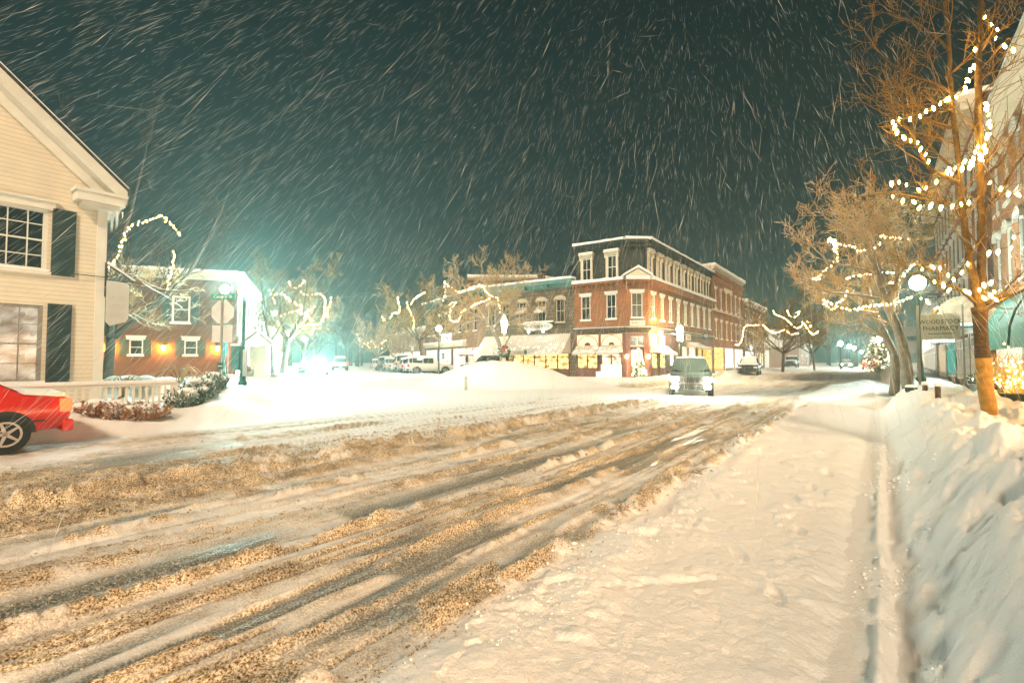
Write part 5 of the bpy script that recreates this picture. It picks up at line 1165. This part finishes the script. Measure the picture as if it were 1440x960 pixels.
g = PX(598, 518, 51); gentree('slender_street_tree', 'slender leaning tree with lights behind the white parked car', g, 9.2, .14, 45, (-1.6,0), 5, .38, .4, 3, 1.8, 'bark', 'twig', .02, side=7)
Z4 = U2(50)
for lb, P in (('string of lights dipping at the left of the slender tree', [(536,444),(542,452),(548,448),(553,440),(560,440),(561,432),(558,416)]), ('string of lights along the right limb of the slender tree', [(577,428),(582,420),(590,415),(598,410)]), ('string of lights down the stem of the slender tree', [(572,424),(573,432),(578,440),(582,452),(581,462)])):
    string(lb, [Z4(u, v, random.uniform(-.5,.5)) for u, v in P], .22, far=True, sc=.95, jit=.04)
g = PX(556, 515, 66); gentree('small_lit_tree', 'small orange-lit tree in front of the low bright shop row', g, 6.0, .15, 46, (0,0), 5, .3, .5, 2, 1.8, 'bark_snowy', 'twig_snowy', .03, side=6)
# --- tree behind the cream house, its lights falling in front of the brick house
random.seed(52)
g = PX(150, 500, 22); bt = gentree('yard_tree', 'tall bare tree between the cream house and the brick house with an arch of lights', g, 10.5, .22, 52, (.8,0), 7, .22, .36, 3, 2.1, 'twig_dark', 'twig_dark', .006, side=7, kids=4)
random.seed(53); tm = MB(); tw = MB()
Z5 = U2(19.5); ybo = Z5(150, 400)
t_ = thing('drooping_branch', 'snow-lined drooping branches of the yard tree crossing the brick house', 'branch', ybo)
for P in ([(140,395),(180,384),(205,402),(238,420),(262,440)], [(150,425),(175,440),(198,455)], [(140,405),(185,440),(215,455)], [(185,385),(175,400),(165,412)], [(190,390),(222,405),(250,408)]):
    limb(tm, tw, [Z5(*p, random.uniform(-.4,.4))-ybo for p in P], .03, .01, 6, .8, 2, 5, .02, .006)
tm.obj('limb', 'bark_snowy', t_); tw.obj('crown', 'twig_snowy', t_)
Z6 = U2(20)
string('arch of warm lights rising over the brick house roof from the house corner', [Z6(u, v) for u, v in [(147,374),(158,364),(166,345),(170,330),(177,316),(188,311),(200,309),(212,303),(222,300),(232,310),(244,322),(248,332)]], .1, group='strings of lights in the yard tree', far=False, sc=.75, jit=.06)
string('string of warm lights hanging straight down past the brick house roof', [Z6(u, v) for u, v in [(242,350),(240,365),(237,382),(234,395),(232,406)]], .085, group='strings of lights in the yard tree', sc=.75, jit=.05)
# --- far right group
g = PX(1100, 520, 62); gentree('vase_street_tree', 'leaning street tree hung with bright zigzag lights past the parked car', g, 8.2, .2, 61, (.5,0), 6, .3, .55, 3, 2.4, 'bark', 'twig', .025, side=8)
g = PX(1063, 512, 56); gentree('vase_street_tree', 'small forked tree right behind the snow-covered parked car', g, 5.4, .12, 62, (0,0), 3, .25, .35, 2, 1.8, 'bark_snowy', 'twig_snowy', .02, side=6)
g = PX(1145, 520, 75); gentree('vase_street_tree', 'thin curved tree at the right end of the zigzag lights', g, 7.5, .16, 63, (-.8,0), 5, .35, .45, 3, 2.0, 'bark', 'twig', .028, side=6)
Z7 = U2(60)
for lb, P in (('thick bright string dropping to the gold shopfront and rising over the parked car', [(1034,484),(1040,484),(1044,476),(1046,464),(1050,458),(1060,457),(1070,456)]), ('wavy bright string running right from over the parked car', [(1073,456),(1080,463),(1090,468),(1100,465),(1106,463),(1112,470),(1124,468)]), ('upper zigzag string of the leaning street tree', [(1088,436),(1092,442),(1102,446),(1110,452),(1118,460),(1126,460),(1130,454)]), ('small hook of lights at the top of the zigzag', [(1108,436),(1112,444),(1120,445),(1126,438),(1120,440)]), ('zigzag string ending at the right of the leaning street tree', [(1128,452),(1134,458),(1139,466),(1145,470),(1152,465)]), ('short faint string under the zigzag ends', [(1135,452),(1142,454),(1140,460)])):
    string(lb, [Z7(u, v) for u, v in P], .17, far=True, sc=1.05, jit=.03)
# lit fir by the far right kerb, Christmas tree, lit bush
def fir(name, label, p, H_, R_, seed, m, bulb, nb, bs, cat, lvls=9, sink=.1, dens=13):
    random.seed(seed); base = Vector(p); t = thing(name, label, cat, base); MB().tube([(0,0,0),(0,0,H_)], [R_*.08,.01], 6).obj('trunk', 'bark', t)
    mb = MB()
    for i in range(lvls*2):
        z = H_*(.1+.88*i/(lvls*2)); rr_ = R_*(1-(z/H_))**.85+.03
        for j in range(dens):
            q = 2*math.pi*(j+random.random())/dens; l_ = rr_*random.uniform(.8,1.12); d = Vector((math.cos(q), math.sin(q), -.22)); e_ = Vector((0,0,z))+d*l_; s_ = Vector((-d.y, d.x, 0))*l_*.2
            mid = Vector((0,0,z))+d*l_*.6+Vector((0,0,.04)); mb.add([(0,0,z), mid-s_, e_, mid+s_], [(0,1,2,3)]); mb.add([(0,0,z-.03), mid-Vector((0,0,.1)), e_-Vector((0,0,.06)), mid+Vector((0,0,.03))], [(0,1,2,3)])
    mb.obj('crown', m, t)
    for i in range(nb):
        z = H_*(.08+.9*random.random()**1.4); q = random.random()*6.28; rr_ = R_*(1-z/H_)**.85*1.0+.03
        inst(bulb, 'bulb', t, (rr_*math.cos(q), rr_*math.sin(q), z), (0,0,0), (bs,bs,bs))
    return t
p = fc.world(.92, -.5, .35); fir('christmas_tree', 'lit Christmas tree crowded with bulbs in the corner building doorway', p, 2.3, .58, 71, 'needle_snowy', BULBF, 95, .55, 'christmas tree')
g = PX(1233, 522, 62); fir('lit_fir', 'small fir ringed with warm lights by the far right kerb', gp(g.x, g.y, -.2), 5.2, 1.9, 72, 'needle_snowy', BULBF, 90, .6, 'fir tree')
MB1 = MB(); random.seed(74)
g = ST(16.6, -2.72); bp_ = gp(g.x, g.y, -.05); bu = thing('lit_bush', 'snowy bush full of glowing bulbs in a green tub at the lower right edge', 'bush', bp_, R(-54))
MB().prism([(-.55,0),(.55,0),(.6,.55),(-.6,.55)], -.4, .4).obj('tub', 'dark_green', bu); MB().box(-.64,.64,-.44,.44,.552,.62).obj('tub_rim', 'dark_green', bu)
for i in range(60): twig(MB1, Vector((random.uniform(-.4,.4), random.uniform(-.25,.25), .6)), Vector((random.uniform(-1,1), random.uniform(-.8,.8), 1.1)), random.uniform(.5,1.0), .012, 1, -.05, .6, 5, .2, .006)
MB1.obj('crown', 'twig_snowy', bu)
for i in range(95): inst(BULB, 'bulb', bu, (random.gauss(0,.34), random.gauss(0,.25), .75+abs(random.gauss(0,.38))), rv(.6), (.45,.45,.5))
# evergreens and dead stalks by the left corner, snow-laden
def shrub(label, p, w_, h_, seed, m='needle_snowy', n=140):
    random.seed(seed); t = thing('snowy_shrub', label, 'shrub', gp(p[0], p[1], -.05), 0, 'shrubs by the left corner'); mb = MB()
    for i in range(n):
        q = random.random()*6.28; r_ = random.random()**.5; b_ = Vector((r_*w_*.4*math.cos(q), r_*w_*.4*math.sin(q), 0)); tp_ = b_*1.9+Vector((0,0,h_*random.uniform(.45,1.05)*(1-.3*r_)))
        for k_ in range(7):
            c_ = b_.lerp(tp_, .25+.13*k_); d_2 = rv(.07)+Vector((0,0,.05)); s_ = rv(.03); mb.add([c_, c_+s_+d_2*.5, c_+d_2*1.0, c_-s_*.6+d_2*.5], [(0,1,2,3)])
        mb.tube([b_, tp_], [.012,.004], 3, False)
    mb.obj('foliage', m, t)
    sm_ = MB()
    for i in range(9): q = random.random()*6.28; r_ = random.random()*w_*.45; sm_.ball((r_*math.cos(q), r_*math.sin(q), h_*random.uniform(.5,.95)*(1-.5*r_/w_)), random.uniform(.08,.18), 8, (1.3,1.1,.6), .25)
    sm_.obj('snow_cap', 'snow_fluffy', t, True); return t
for i, (u, v, Yd, w_, h_, m, lb) in enumerate(((165,572,11.6,1.0,.55,'dead_flower','brown dried flower clump poking from the snow before the picket fence'),(205,566,12.0,1.0,.5,'dead_flower','reddish dried stalks at the right end of the picket fence'),(135,574,11.4,.9,.4,'dead_flower','low brown tuft half buried below the picket fence'),(262,552,13.6,.9,.8,'needle_snowy','dark evergreen clump weighed down by snow right of the fence'),
      (278,545,14.4,.9,.95,'needle_snowy','upright evergreen clump in snow, middle of the row by the sign post'),(292,540,15.3,.8,1.0,'needle_snowy','tallest evergreen clump in snow just left of the sign post'),(304,535,16.6,.8,.8,'needle_snowy','small evergreen clump behind the sign post'))):
    g = PX(u, v, Yd); shrub(lb, g, w_*.8, h_*.75, 80+i, m)
for i, (u, Yd, lb) in enumerate(((255,17,'arching bare shrub bent under snow before the brick house'),(290,19,'low arching bare shrub bent under snow near the right lantern'),(175,15.5,'bare red-lit shrub standing in the snowy yard behind the fence'))):
    random.seed(90+i); g = PX(u, 520, Yd); t = thing('bent_shrub', lb, 'shrub', gp(g.x, g.y, -.05)); mb = MB()
    for k_ in range(16):
        q = random.random()*6.28; d_2 = Vector((math.cos(q)*random.uniform(.3,1), math.sin(q)*.5, 0)); mb.tube(smooth_poly([Vector((0,0,0)), d_2*.45+Vector((0,0,.55+.2*random.random())), d_2*1.1+Vector((0,0,.3))], 4), [.018]*5+[.012]*4, 4)
    mb.obj('stem', 'twig_snowy', t)
# ------------------------------------------------------------------ vehicles
def car(name, label, cat, p, heading, Ln=4.6, Wd=1.82, Hh=1.5, paint='paint_white', kind='suv', snow=.09, head='head_off', tail='tail_off', group=None, snowm='snow_fluffy', hood_snow=True, lights=True, z=None, grille=True):
    """x runs forward; loft of cross-sections"""
    base = gp(p[0], p[1], 0) if z is None else Vector((p[0], p[1], z))
    t = thing(name, label, cat, base, math.atan2(heading[1], heading[0]), group); h2 = Ln/2; wr = Wd*.2; gc = .22*Hh/1.6+.02
    belt = Hh*.6; hood = Hh*.58
    if kind == 'suv': st = [(-1,.5,.62,.0),(-.97,.28,.64,.1),(-.93,.22,.66,.9),(-.80,.2,.66,1),(-.35,.2,.64,1),(.12,.2,.63,1),(.42,.2,.62,.0),(.75,.2,.59,0),(.94,.22,.53,0),(.995,.34,.42,0)]
    elif kind == 'sedan': st = [(-1,.36,.58,0),(-.96,.24,.62,0),(-.72,.2,.66,0),(-.40,.2,.64,1),(0,.2,.63,1),(.12,.2,.63,1),(.45,.2,.61,0),(.75,.2,.57,0),(.95,.22,.5,0),(1,.34,.42,0)]
    else: st = [(-1,.4,.62,0),(-.98,.26,.64,0),(-.5,.24,.64,0),(-.2,.22,.64,0),(-.17,.22,.64,1),(.1,.22,.64,1),(.24,.22,.64,1),(.44,.22,.64,0),(.9,.24,.6,0),(1,.36,.45,0)]
    rings = []
    for i, (fx, zb_, zt, roof) in enumerate(st):
        x = fx*h2; tap = 1-.1*max(0, abs(fx)-.75)/.25; w_ = Wd/2*tap; b = zb_*Hh; s = zt*Hh; rf = s + (Hh-s)*roof; wr_ = w_*(.97-.2*roof)
        rings.append([(x,-w_*.8,b),(x,-w_*.97,b+.05),(x,-w_,(b+s)*.5),(x,-w_*.96,s-.02),(x,-w_*.94,s),(x,-wr_,rf-.07*roof),(x,-wr_*.86,rf),(x,0,rf+.025),(x,wr_*.86,rf),(x,wr_,rf-.07*roof),(x,w_*.94,s),(x,w_*.96,s-.02),(x,w_,(b+s)*.5),(x,w_*.97,b+.05),(x,w_*.8,b),(x,0,b)])
    mb = MB(); n = 16
    mb.v = [q for r_ in rings for q in r_]
    for i in range(len(rings)-1):
        for j in range(n): mb.f.append((i*n+j, (i+1)*n+j, (i+1)*n+(j+1) % n, i*n+(j+1) % n))
    mb.f.append(tuple(range(n))); mb.f.append(tuple((len(rings)-1)*n+j for j in range(n))[::-1])
    body = mb.obj('body', paint, t, True)
    # glass set just proud of the pillars
    ro = [i for i, q in enumerate(st) if q[3] >= .9]; i0, i1 = ro[0], ro[-1]
    gl = MB()
    def P(i, j): return Vector(rings[i][j])
    def pane(a, b, c, d, sh=.1, out=.012):
        ce = (a+b+c+d)/4; nrm = (b-a).cross(d-a).normalized(); 
        if nrm.dot(ce-Vector((0,0,Hh*.5))) < 0: nrm = -nrm
        gl.quad(*[q+(ce-q)*sh+nrm*out for q in (a, b, c, d)])
    for j0, j1 in ((4,5),(10,9)):
        segs = list(zip(ro, ro[1:]))
        for a, b in segs: pane(P(a,j0), P(b,j0), P(b,j1), P(a,j1), .09)
    f = i1+1; pane(P(i1,5), P(i1,9), P(f,10), P(f,4), .07)                # windscreen
    r_ = i0-1 if kind != 'suv' else i0-2; pane(P(i0,5), P(i0,9), P(r_,10), P(r_,4), .1, .02)   # rear glass
    gl.obj('windows', 'glass_dark', t)
    wm_r = .33*Hh/1.6+.02
    for a in (-.62, .62):
        for sg in (-1, 1):
            wh = MB(); q = 18; ac = MB(); ac.prism([(wm_r*1.2*math.cos(math.pi*i/12), wm_r*1.2*math.sin(math.pi*i/12)) for i in range(13)], sg*(Wd/2-.06), sg*(Wd/2+.004)); ac.obj('wheel_arch', 'plastic_black', t, False, (a*h2, 0, wm_r)); wh.prism([(wm_r*math.cos(2*math.pi*i/q), wm_r*math.sin(2*math.pi*i/q)) for i in range(q)], -.11, .11)
            o = wh.obj('wheel', 'tyre', t, False, (a*h2, sg*(Wd/2-.1), wm_r)); rm = MB()
            for i in range(q):
                q0, q1 = 2*math.pi*i/q, 2*math.pi*(i+1)/q; rm.prism([(wm_r*k_*math.cos(a_), wm_r*k_*math.sin(a_)) for k_, a_ in ((.66,q0),(.66,q1),(.56,q1),(.56,q0))], sg*.111, sg*.122)
            for i in range(5):
                q0 = 2*math.pi*i/5; cc, s_1 = math.cos(q0), math.sin(q0); rm.prism([(wm_r*(x_*cc-z_*s_1), wm_r*(x_*s_1+z_*cc)) for x_, z_ in ((.0,-.09),(.57,-.05),(.57,.05),(0,.09))], sg*.1115, sg*.1195)
            rm.obj('rim', 'rim', o)
    for sg in (-1, 1):
        hx = h2*.955; MB().box(hx-.1, h2+.035, sg*Wd*.37-.15, sg*Wd*.37+.15, Hh*.40, Hh*.5).obj('headlight', head, t, bevel=.015)
        MB().box(-h2-.012, -h2*.93, sg*Wd*.41-.12, sg*Wd*.41+.12, Hh*.44, Hh*.6).obj('taillight', tail, t, bevel=.015)
        MB().ball((h2*.33, sg*(Wd/2+.07), Hh*.63), .09, 8, (.6,1,.8)).obj('mirror', paint, t)
        if lights == 'fog': MB().box(hx-.05, h2+.075, sg*Wd*.36-.12, sg*Wd*.36+.12, Hh*.22, Hh*.29).obj('fog_light', head, t)
    if grille: MB().box(h2*.96, h2*.99+.025, -Wd*.3, Wd*.3, Hh*.37, Hh*.49).obj('grille', 'plastic_black', t)
    MB().box(h2*.94, h2+.05, -Wd*.46, Wd*.46, Hh*.17, Hh*.30).obj('bumper', 'plastic_black' if kind != 'sedan' else paint, t, bevel=.03); MB().box(-h2-.05, -h2*.95, -Wd*.46, Wd*.46, Hh*.2, Hh*.34).obj('bumper', 'plastic_black' if paint != 'paint_red' else paint, t, bevel=.03)
    MB().box(-h2-.058, -h2-.051, -.2, .2, Hh*.24, Hh*.31).obj('number_plate', 'sign_white', t)
    if snow:
        sm = MB()
        def slab(i, k, j0, j1, th):
            for a, b in zip(range(i, k), range(i+1, k+1)):
                A_, B_, C_, D_ = P(a,j0), P(b,j0), P(b,j1), P(a,j1); mA, mB = (P(a,7) if j0 < 7 else P(a,7)), P(b,7); up_ = Vector((0,0,th)); e_ = Vector((0,0,.006))
                L0 = [A_+e_, B_+e_, mB+e_, C_+e_, D_+e_, mA+e_]; ce = sum(L0, Vector())/6; L1 = [q+(ce-q)*.04+up_ for q in L0]; L1[2] = mB+up_*1.25; L1[5] = mA+up_*1.25
                bs = len(sm.v); sm.v += [tuple(q) for q in L0+L1]; sm.f += [(bs+6,bs+7,bs+8,bs+11),(bs+11,bs+8,bs+9,bs+10),(bs,bs+1,bs+7,bs+6),(bs+3,bs+4,bs+10,bs+9),(bs+1,bs+2,bs+8,bs+7),(bs+2,bs+3,bs+9,bs+8),(bs+4,bs+5,bs+11,bs+10),(bs+5,bs,bs+6,bs+11)]
        slab(i0, i1, 6, 8, snow)
        if hood_snow: slab(i1+1, len(st)-3, 4, 10, snow*.8)
        if kind == 'sedan': slab(1, 2, 4, 10, snow*.6)
        if hood_snow == 'full': slab(i1, i1+1, 6, 8, snow*.4)
        sm.obj('snow_cover', snowm, t)
    return t
HX_ = Vector((.93,.37,0)); e_ = Vector((-.40,.9165,0)); s0 = Vector((-8.3, 50.5, 0)); gpz = 'cars parked nose-in along the side street'
for k_, (off_, nm, lb, ct_, hh, pt, kd) in enumerate(((0,'parked_suv','white snow-topped sport utility car parked nearest on the side street, nose to the shops','suv',1.68,'paint_white','suv'),(2.9,'parked_car','second parked car, silver with red tail lamp, just left of the nearest white one','car',1.55,'paint_silver','suv'),(6.2,'parked_suv','tall boxy silver sport utility car in the middle of the parked row','suv',1.95,'paint_silver','suv'),(10,'parked_car','fourth parked car, low and snow-covered, left of the tall boxy one','car',1.5,'paint_white','sedan'),(13.5,'parked_car','fifth parked car with dark bumper and snow-rounded roof','car',1.6,'paint_silver','suv'),(18,'parked_suv','sixth parked vehicle, dark sided under thick snow','suv',1.8,'paint_dark','suv'),(24,'parked_car','farthest parked car of the side street row','car',1.5,'paint_white','suv'))):
    q = s0+e_*off_; car(nm, lb, ct_, q, HX_, Hh=hh, paint=pt, kind=kd, snow=.12, group=gpz)
g = PX(684, 512, 45); car('parked_suv', 'black sport utility car half hidden behind the snow mound before the awnings', 'suv', g, (-.98,.2), Hh=1.8, paint='paint_dark', snow=.1)
g = ST(53.5, 10.2); car('parked_suv', 'dark car with snow-crusted windscreen parked at the left kerb beyond the corner', 'suv', g, (-.50,-.866), Hh=1.62, paint='paint_dark', snow=.14, hood_snow='full')
g = PX(970, 553, 24.6); car('moving_suv', 'dark sport utility car with blazing headlights turning through the junction', 'suv', g, (-.32,-.947), Ln=4.7, Wd=1.9, Hh=1.72, paint='paint_charcoal', kind='suv', snow=.07, head='head_lit', lights='fog', hood_snow=False)
g = PX(448, 512, 49); g.z = .32; car('oncoming_car', 'oncoming car hidden by the glare of its own cold headlights on the side street', 'car', g, (.33,-.94), Hh=1.55, paint='paint_silver', kind='sedan', head='head_cold', snow=.05, hood_snow=False, z=.32)
g = PX(432, 512, 60); car('parked_car', 'pale car at the left kerb of the side street behind the glare', 'car', g, (-.36,.93), Hh=1.5, paint='paint_silver', kind='sedan', snow=.1)
g = PX(478, 512, 62); car('parked_car', 'light car with red tail lights right of the headlight glare', 'car', g, (-.36,.93), Hh=1.6, paint='paint_white', kind='suv', snow=.1, tail='tail_lit')
g = PX(1190, 520, 92); car('oncoming_car', 'distant oncoming car glaring on the main street', 'car', g, (-.59,-.81), Hh=1.6, paint='paint_silver', kind='suv', head='head_lit', snow=.05)
g = PX(1222, 519, 80); car('red_pickup', 'red pickup far down the main street near the lit fir', 'pickup', g, (.59,.81), Hh=2.0, Ln=5.4, paint='paint_red', kind='pickup', snow=.1, tail='tail_lit')
g = PX(1113, 512, 85); car('parked_suv', 'dark snow-draped vehicle parked by the timber house beyond the leaning tree', 'suv', g, (-.59,-.81), Hh=1.8, paint='paint_dark', kind='suv', snow=.16)
# red car driving out of the frame on the left, tail lights lit
rc_ = car('red_car', 'red car with lit tail lights leaving past the picket fence at the left edge', 'car', ST(.45, 12.7), (-SN, -CS), Ln=4.5, Wd=1.8, Hh=1.46, paint='paint_red', kind='sedan', snow=.11, tail='tail_lit', head='head_lit', hood_snow=False, z=.06)
MB().box(-2.20,-2.14,-.6,.6,.93,.96).obj('light_bar', 'stripe_light', rc_)
m = MB()
for sg in (-1,1):
    for x_ in (-.95,.1,1.05): m.box(x_-.008,x_+.008, sg*.905, sg*.915, .32, .86)
    m.box(-1.9,1.9, sg*.905, sg*.917, .5, .53)
m.obj('door_seam', 'plastic_black', rc_)
for sg in (-1,1):
    for x_ in (-.75,.25): MB().box(x_-.09,x_+.09, sg*.9, sg*.935, .72, .76).obj('door_handle', 'rim', rc_)

# ------------------------------------------------------------------ small things
g = PX(655, 530, 27.2); mp_ = thing('marker_post', 'short snow-crusted post in front of the ploughed mound', 'post', gp(g.x, g.y, -.2)); MB().box(-.07,.07,-.06,.06,0,.95).obj('post', 'concrete', mp_, bevel=.01); MB().ball((0,0,.97), .1, 8, (1,1,.7), .1).obj('snow_cap', 'snow_fluffy', mp_, True)
g = PX(739, 515, 37); mp_ = thing('parking_sign', 'thin parking sign post standing before the wide grey awning', 'sign', gp(g.x, g.y, -.1)); MB().tube([(0,0,0),(0,0,2.1)], .025, 6).obj('post', 'galvanised', mp_); MB().box(-.1,.1,-.03,-.026,1.8,2.1).obj('board', 'post_green', mp_)
g = PX(580, 520, 44); mp_ = thing('parking_sign', 'tall thin sign post in front of the nearest white parked car', 'sign', gp(g.x, g.y, -.1)); MB().tube([(0,0,0),(0,0,2.6)], .025, 6).obj('post', 'galvanised', mp_); MB().box(-.12,.12,-.03,-.026,2.2,2.6).obj('board', 'sign_back', mp_)
g = PX(300, 510, 27); mp_ = thing('blue_notice', 'small blue and white notice on a thin pole by the right wall lantern', 'sign', PX(316, 490, 25)); MB().box(-.14,.14,-.02,.02,-.3,.3).obj('board', mat('blue', (.02,.2,.45), .5), mp_); MB().tube([(.17,0,-1.3),(.17,0,.4)], .02, 5).obj('post', 'galvanised', mp_)
# dark bollard in the right bank, with a second small one
g = ST(14.4, -.75); 
for u, Yd, hh, lb in ((1317, 12.5, .32, 'dark little bollard with a snow cap half buried in the right snowbank'), (1299, 14.5, .22, 'twin stubs of a buried fixture poking from the right snowbank')):
    q = PX(u, 540, Yd); zt = hz(q.x, q.y); b_ = thing('bollard', lb, 'bollard', (q.x, q.y, zt-.1)); MB().lathe([(.06,0),(.06,hh),(.045,hh+.05)], k=10).obj('post', 'dark_wood', b_, True); MB().ball((0,0,hh+.08), .075, 8, (1,1,.8), .2).obj('snow_cap', 'snow_fluffy', b_, True)
# planters along the shops and the potted shrub
for i, (s_, lb) in enumerate(((34, 'snow-topped wooden planter box nearest the potted shrub'), (37.5, 'snow-topped wooden planter box, second along the curtained shop'), (41, 'snow-topped wooden planter box farthest along the curtained shop'))):
    q = ST(s_, LR+.55); pl = thing('planter_box', lb, 'planter', gp(q.x, q.y, -.02), facing(SN, CS), 'planter boxes along the curtained shop'); MB().box(-.8,.8,-.22,.22,0,.42).obj('box', 'planter_wood', pl, bevel=.02); MB().ball((0,0,.45), .7, 12, (1.05,.3,.22), .12).obj('snow_cap', 'snow_fluffy', pl, True)
q = ST(30.5, LR+.7); pl = thing('potted_shrub', 'dark green shrub dusted with snow in a pale round pot on the right pavement', 'potted plant', gp(q.x, q.y, -.02)); MB().lathe([(.2,0),(.3,.12),(.36,.3),(.38,.36),(.33,.37)], k=14).obj('pot', 'concrete', pl, True)
mb = MB(); random.seed(95)
for i in range(220):
    d_2 = rv(1).normalized(); d_2.z = abs(d_2.z); a_ = Vector((0,0,.4))+d_2*random.uniform(.1,.38); s_2 = rv(.05); mb.add([a_, a_+s_2+d_2*.05, a_+d_2*.14, a_-s_2+d_2*.05], [(0,1,2,3)])
mb.obj('foliage', 'needle_snowy', pl)
q = PX(1279, 535, 16.5); tr = thing('buried_bench', 'dark edge of a bench buried in the right snowbank near the lamp', 'bench', gp(q.x, q.y, -.05), facing(SN, CS)); MB().box(-.5,.5,-.16,.16,.08,.14).obj('seat', 'dark_green', tr); MB().box(-.42,-.36,-.14,.14,-.3,.078).obj('leg', 'dark_green', tr); MB().box(.36,.42,-.14,.14,-.3,.078).obj('leg', 'dark_green', tr); MB().ball((0,0,.16), .5, 10, (1,.32,.12), .1).obj('snow_cap', 'snow_fluffy', tr, True)
q = PX(843, 528, 36); wb = thing('sidewalk_board', 'small glowing yellow box at the foot of the storefront by the menu board', 'box', gp(q.x, q.y, 0)); MB().box(-.22,.22,-.15,.15,0,.5).obj('panel', 'paper_lit', wb); MB().box(-.26,.26,-.18,.18,.502,.56).obj('snow_cap', 'snow', wb)
q = PX(375, 512, 34); wb = thing('flower_tub', 'tub with a reddish winter arrangement at the pale shop house door', 'planter', gp(q.x-1.2, q.y, 0)); MB().lathe([(.25,0),(.34,.4),(.36,.45)], k=12).obj('pot', 'concrete', wb, True); mb = MB()
for i in range(40): d_2 = rv(1).normalized(); d_2.z = abs(d_2.z)+.2; mb.tube([(0,0,.45), Vector((0,0,.45))+d_2*.35], [.01,.03], 4)
mb.obj('arrangement', 'dead_flower', wb)
# overhead wires
def wire(label, pts, r=.018): S = smooth_poly(pts, 8); o = S[0]; t = MB().tube([p-o for p in S], r, 4).obj('overhead_wire', 'galvanised', None, loc=o); tag(t, label, 'wire'); return t
wire('snow-lined wire slung across the corner building above the shop cornice', [PX(808,460,41), PX(860,459,36), PX(945,458,36), PX(1000,462,48)], .02)
wire('second wire slung lower across the corner building toward the street lamp', [PX(872,468,38), PX(905,468,37), PX(955,470,39), PX(1010,474,52)], .02)

# ------------------------------------------------------------------ distant wooded slope and far buildings' gap fillers
random.seed(101); dm = MB()
for i in range(46):
    u = random.uniform(1040, 1300) if i < 30 else random.uniform(395, 520); Yd = random.uniform(118, 165); g = PX(u, 515, Yd); h_ = random.uniform(8, 17); b_ = Vector((g.x, g.y, 0))
    dm.tube([b_, b_+Vector((0,0,h_*.5))], [.35,.2], 4, False)
    for k_ in range(7): twig(dm, b_+Vector((0,0,h_*random.uniform(.25,.55))), rv(.6)+Vector((0,0,.9)), h_*.4, .12, 2, .1, .7, 4, .2, .06)
tag(dm.obj('far_wood', 'bark', None), 'mass of bare trees closing the far ends of both streets', 'wood', kind='stuff')

# ------------------------------------------------------------------ falling snow: wind-driven flakes filling the air of the whole place
def snowfall(name, n, rmin, rmax, wid, ln, seed, label, jit=.1):
    rs = np.random.RandomState(seed); r = rmin*np.exp(rs.rand(n)*math.log(rmax/rmin)); a = np.radians(rs.uniform(-58, 55, n)); x = r*np.sin(a); y = r*np.cos(a)
    z = .6 + rs.rand(n)*np.minimum(19, r*.86+1.6)
    W = np.array([.31, .78, .97]); d = W[None]+rs.randn(n,3)*jit; curl = rs.rand(n) < .04; d[curl] += rs.randn(curl.sum(),3)*.5; d /= np.linalg.norm(d,axis=1)[:,None]
    L = ln[0]*(ln[1]/ln[0])**rs.rand(n); w_ = wid[0]*(wid[1]/wid[0])**rs.rand(n)
    s1 = np.cross(d, np.array([0,0,1.])); s1 /= np.linalg.norm(s1,axis=1)[:,None]; s2 = np.cross(d, s1)
    c = np.stack([x,y,z],1); V = [c-d*L[:,None]/2]
    for k_ in range(3): q = 2*math.pi*k_/3; V.append(c+(s1*math.cos(q)+s2*math.sin(q))*w_[:,None])
    V.append(c+d*L[:,None]/2); V = np.stack(V,1).reshape(-1,3)
    f = np.array([[0,2,1],[0,3,2],[0,1,3],[4,1,2],[4,2,3],[4,3,1]]); Fc = (f[None]+5*np.arange(n)[:,None,None]).reshape(-1,3)
    return tag(npmesh(name, V, Fc, 'flake'), label, 'snow', kind='stuff')
mat('flake', (.56,.58,.57), .9, spec=.1)
snowfall('falling_snow', NS1, 3.0, 9, (.0004,.0019), (.05,.6), 5, 'slanting wind-driven snowflakes close overhead', .16)
snowfall('falling_snow', NS2, 8, 26, (.0009,.0024), (.14,1.0), 6, 'dense slanting snowfall over the whole junction', .1)
snowfall('falling_snow', NS3, 20, 60, (.0016,.0038), (.3,1.6), 8, 'thick snowfall veiling the far buildings', .05)

# ------------------------------------------------------------------ haze
if HAZE:
    hm = bpy.data.materials.new('haze'); hm.use_nodes = True; n = hm.node_tree; n.nodes.clear(); o_ = n.nodes.new('ShaderNodeOutputMaterial'); v_ = n.nodes.new('ShaderNodeVolumePrincipled')
    v_.inputs['Color'].default_value = (.6,.95,.89,1); v_.inputs['Density'].default_value = HAZE; v_.inputs['Anisotropy'].default_value = .62; n.links.new(v_.outputs[0], o_.inputs['Volume'])
    MATS['haze'] = hm; tag(MB().box(-230, 230, -60, 260, -1.3, 20.5).obj('haze', 'haze'), 'thin snowy air filling the whole square', 'haze', kind='stuff')
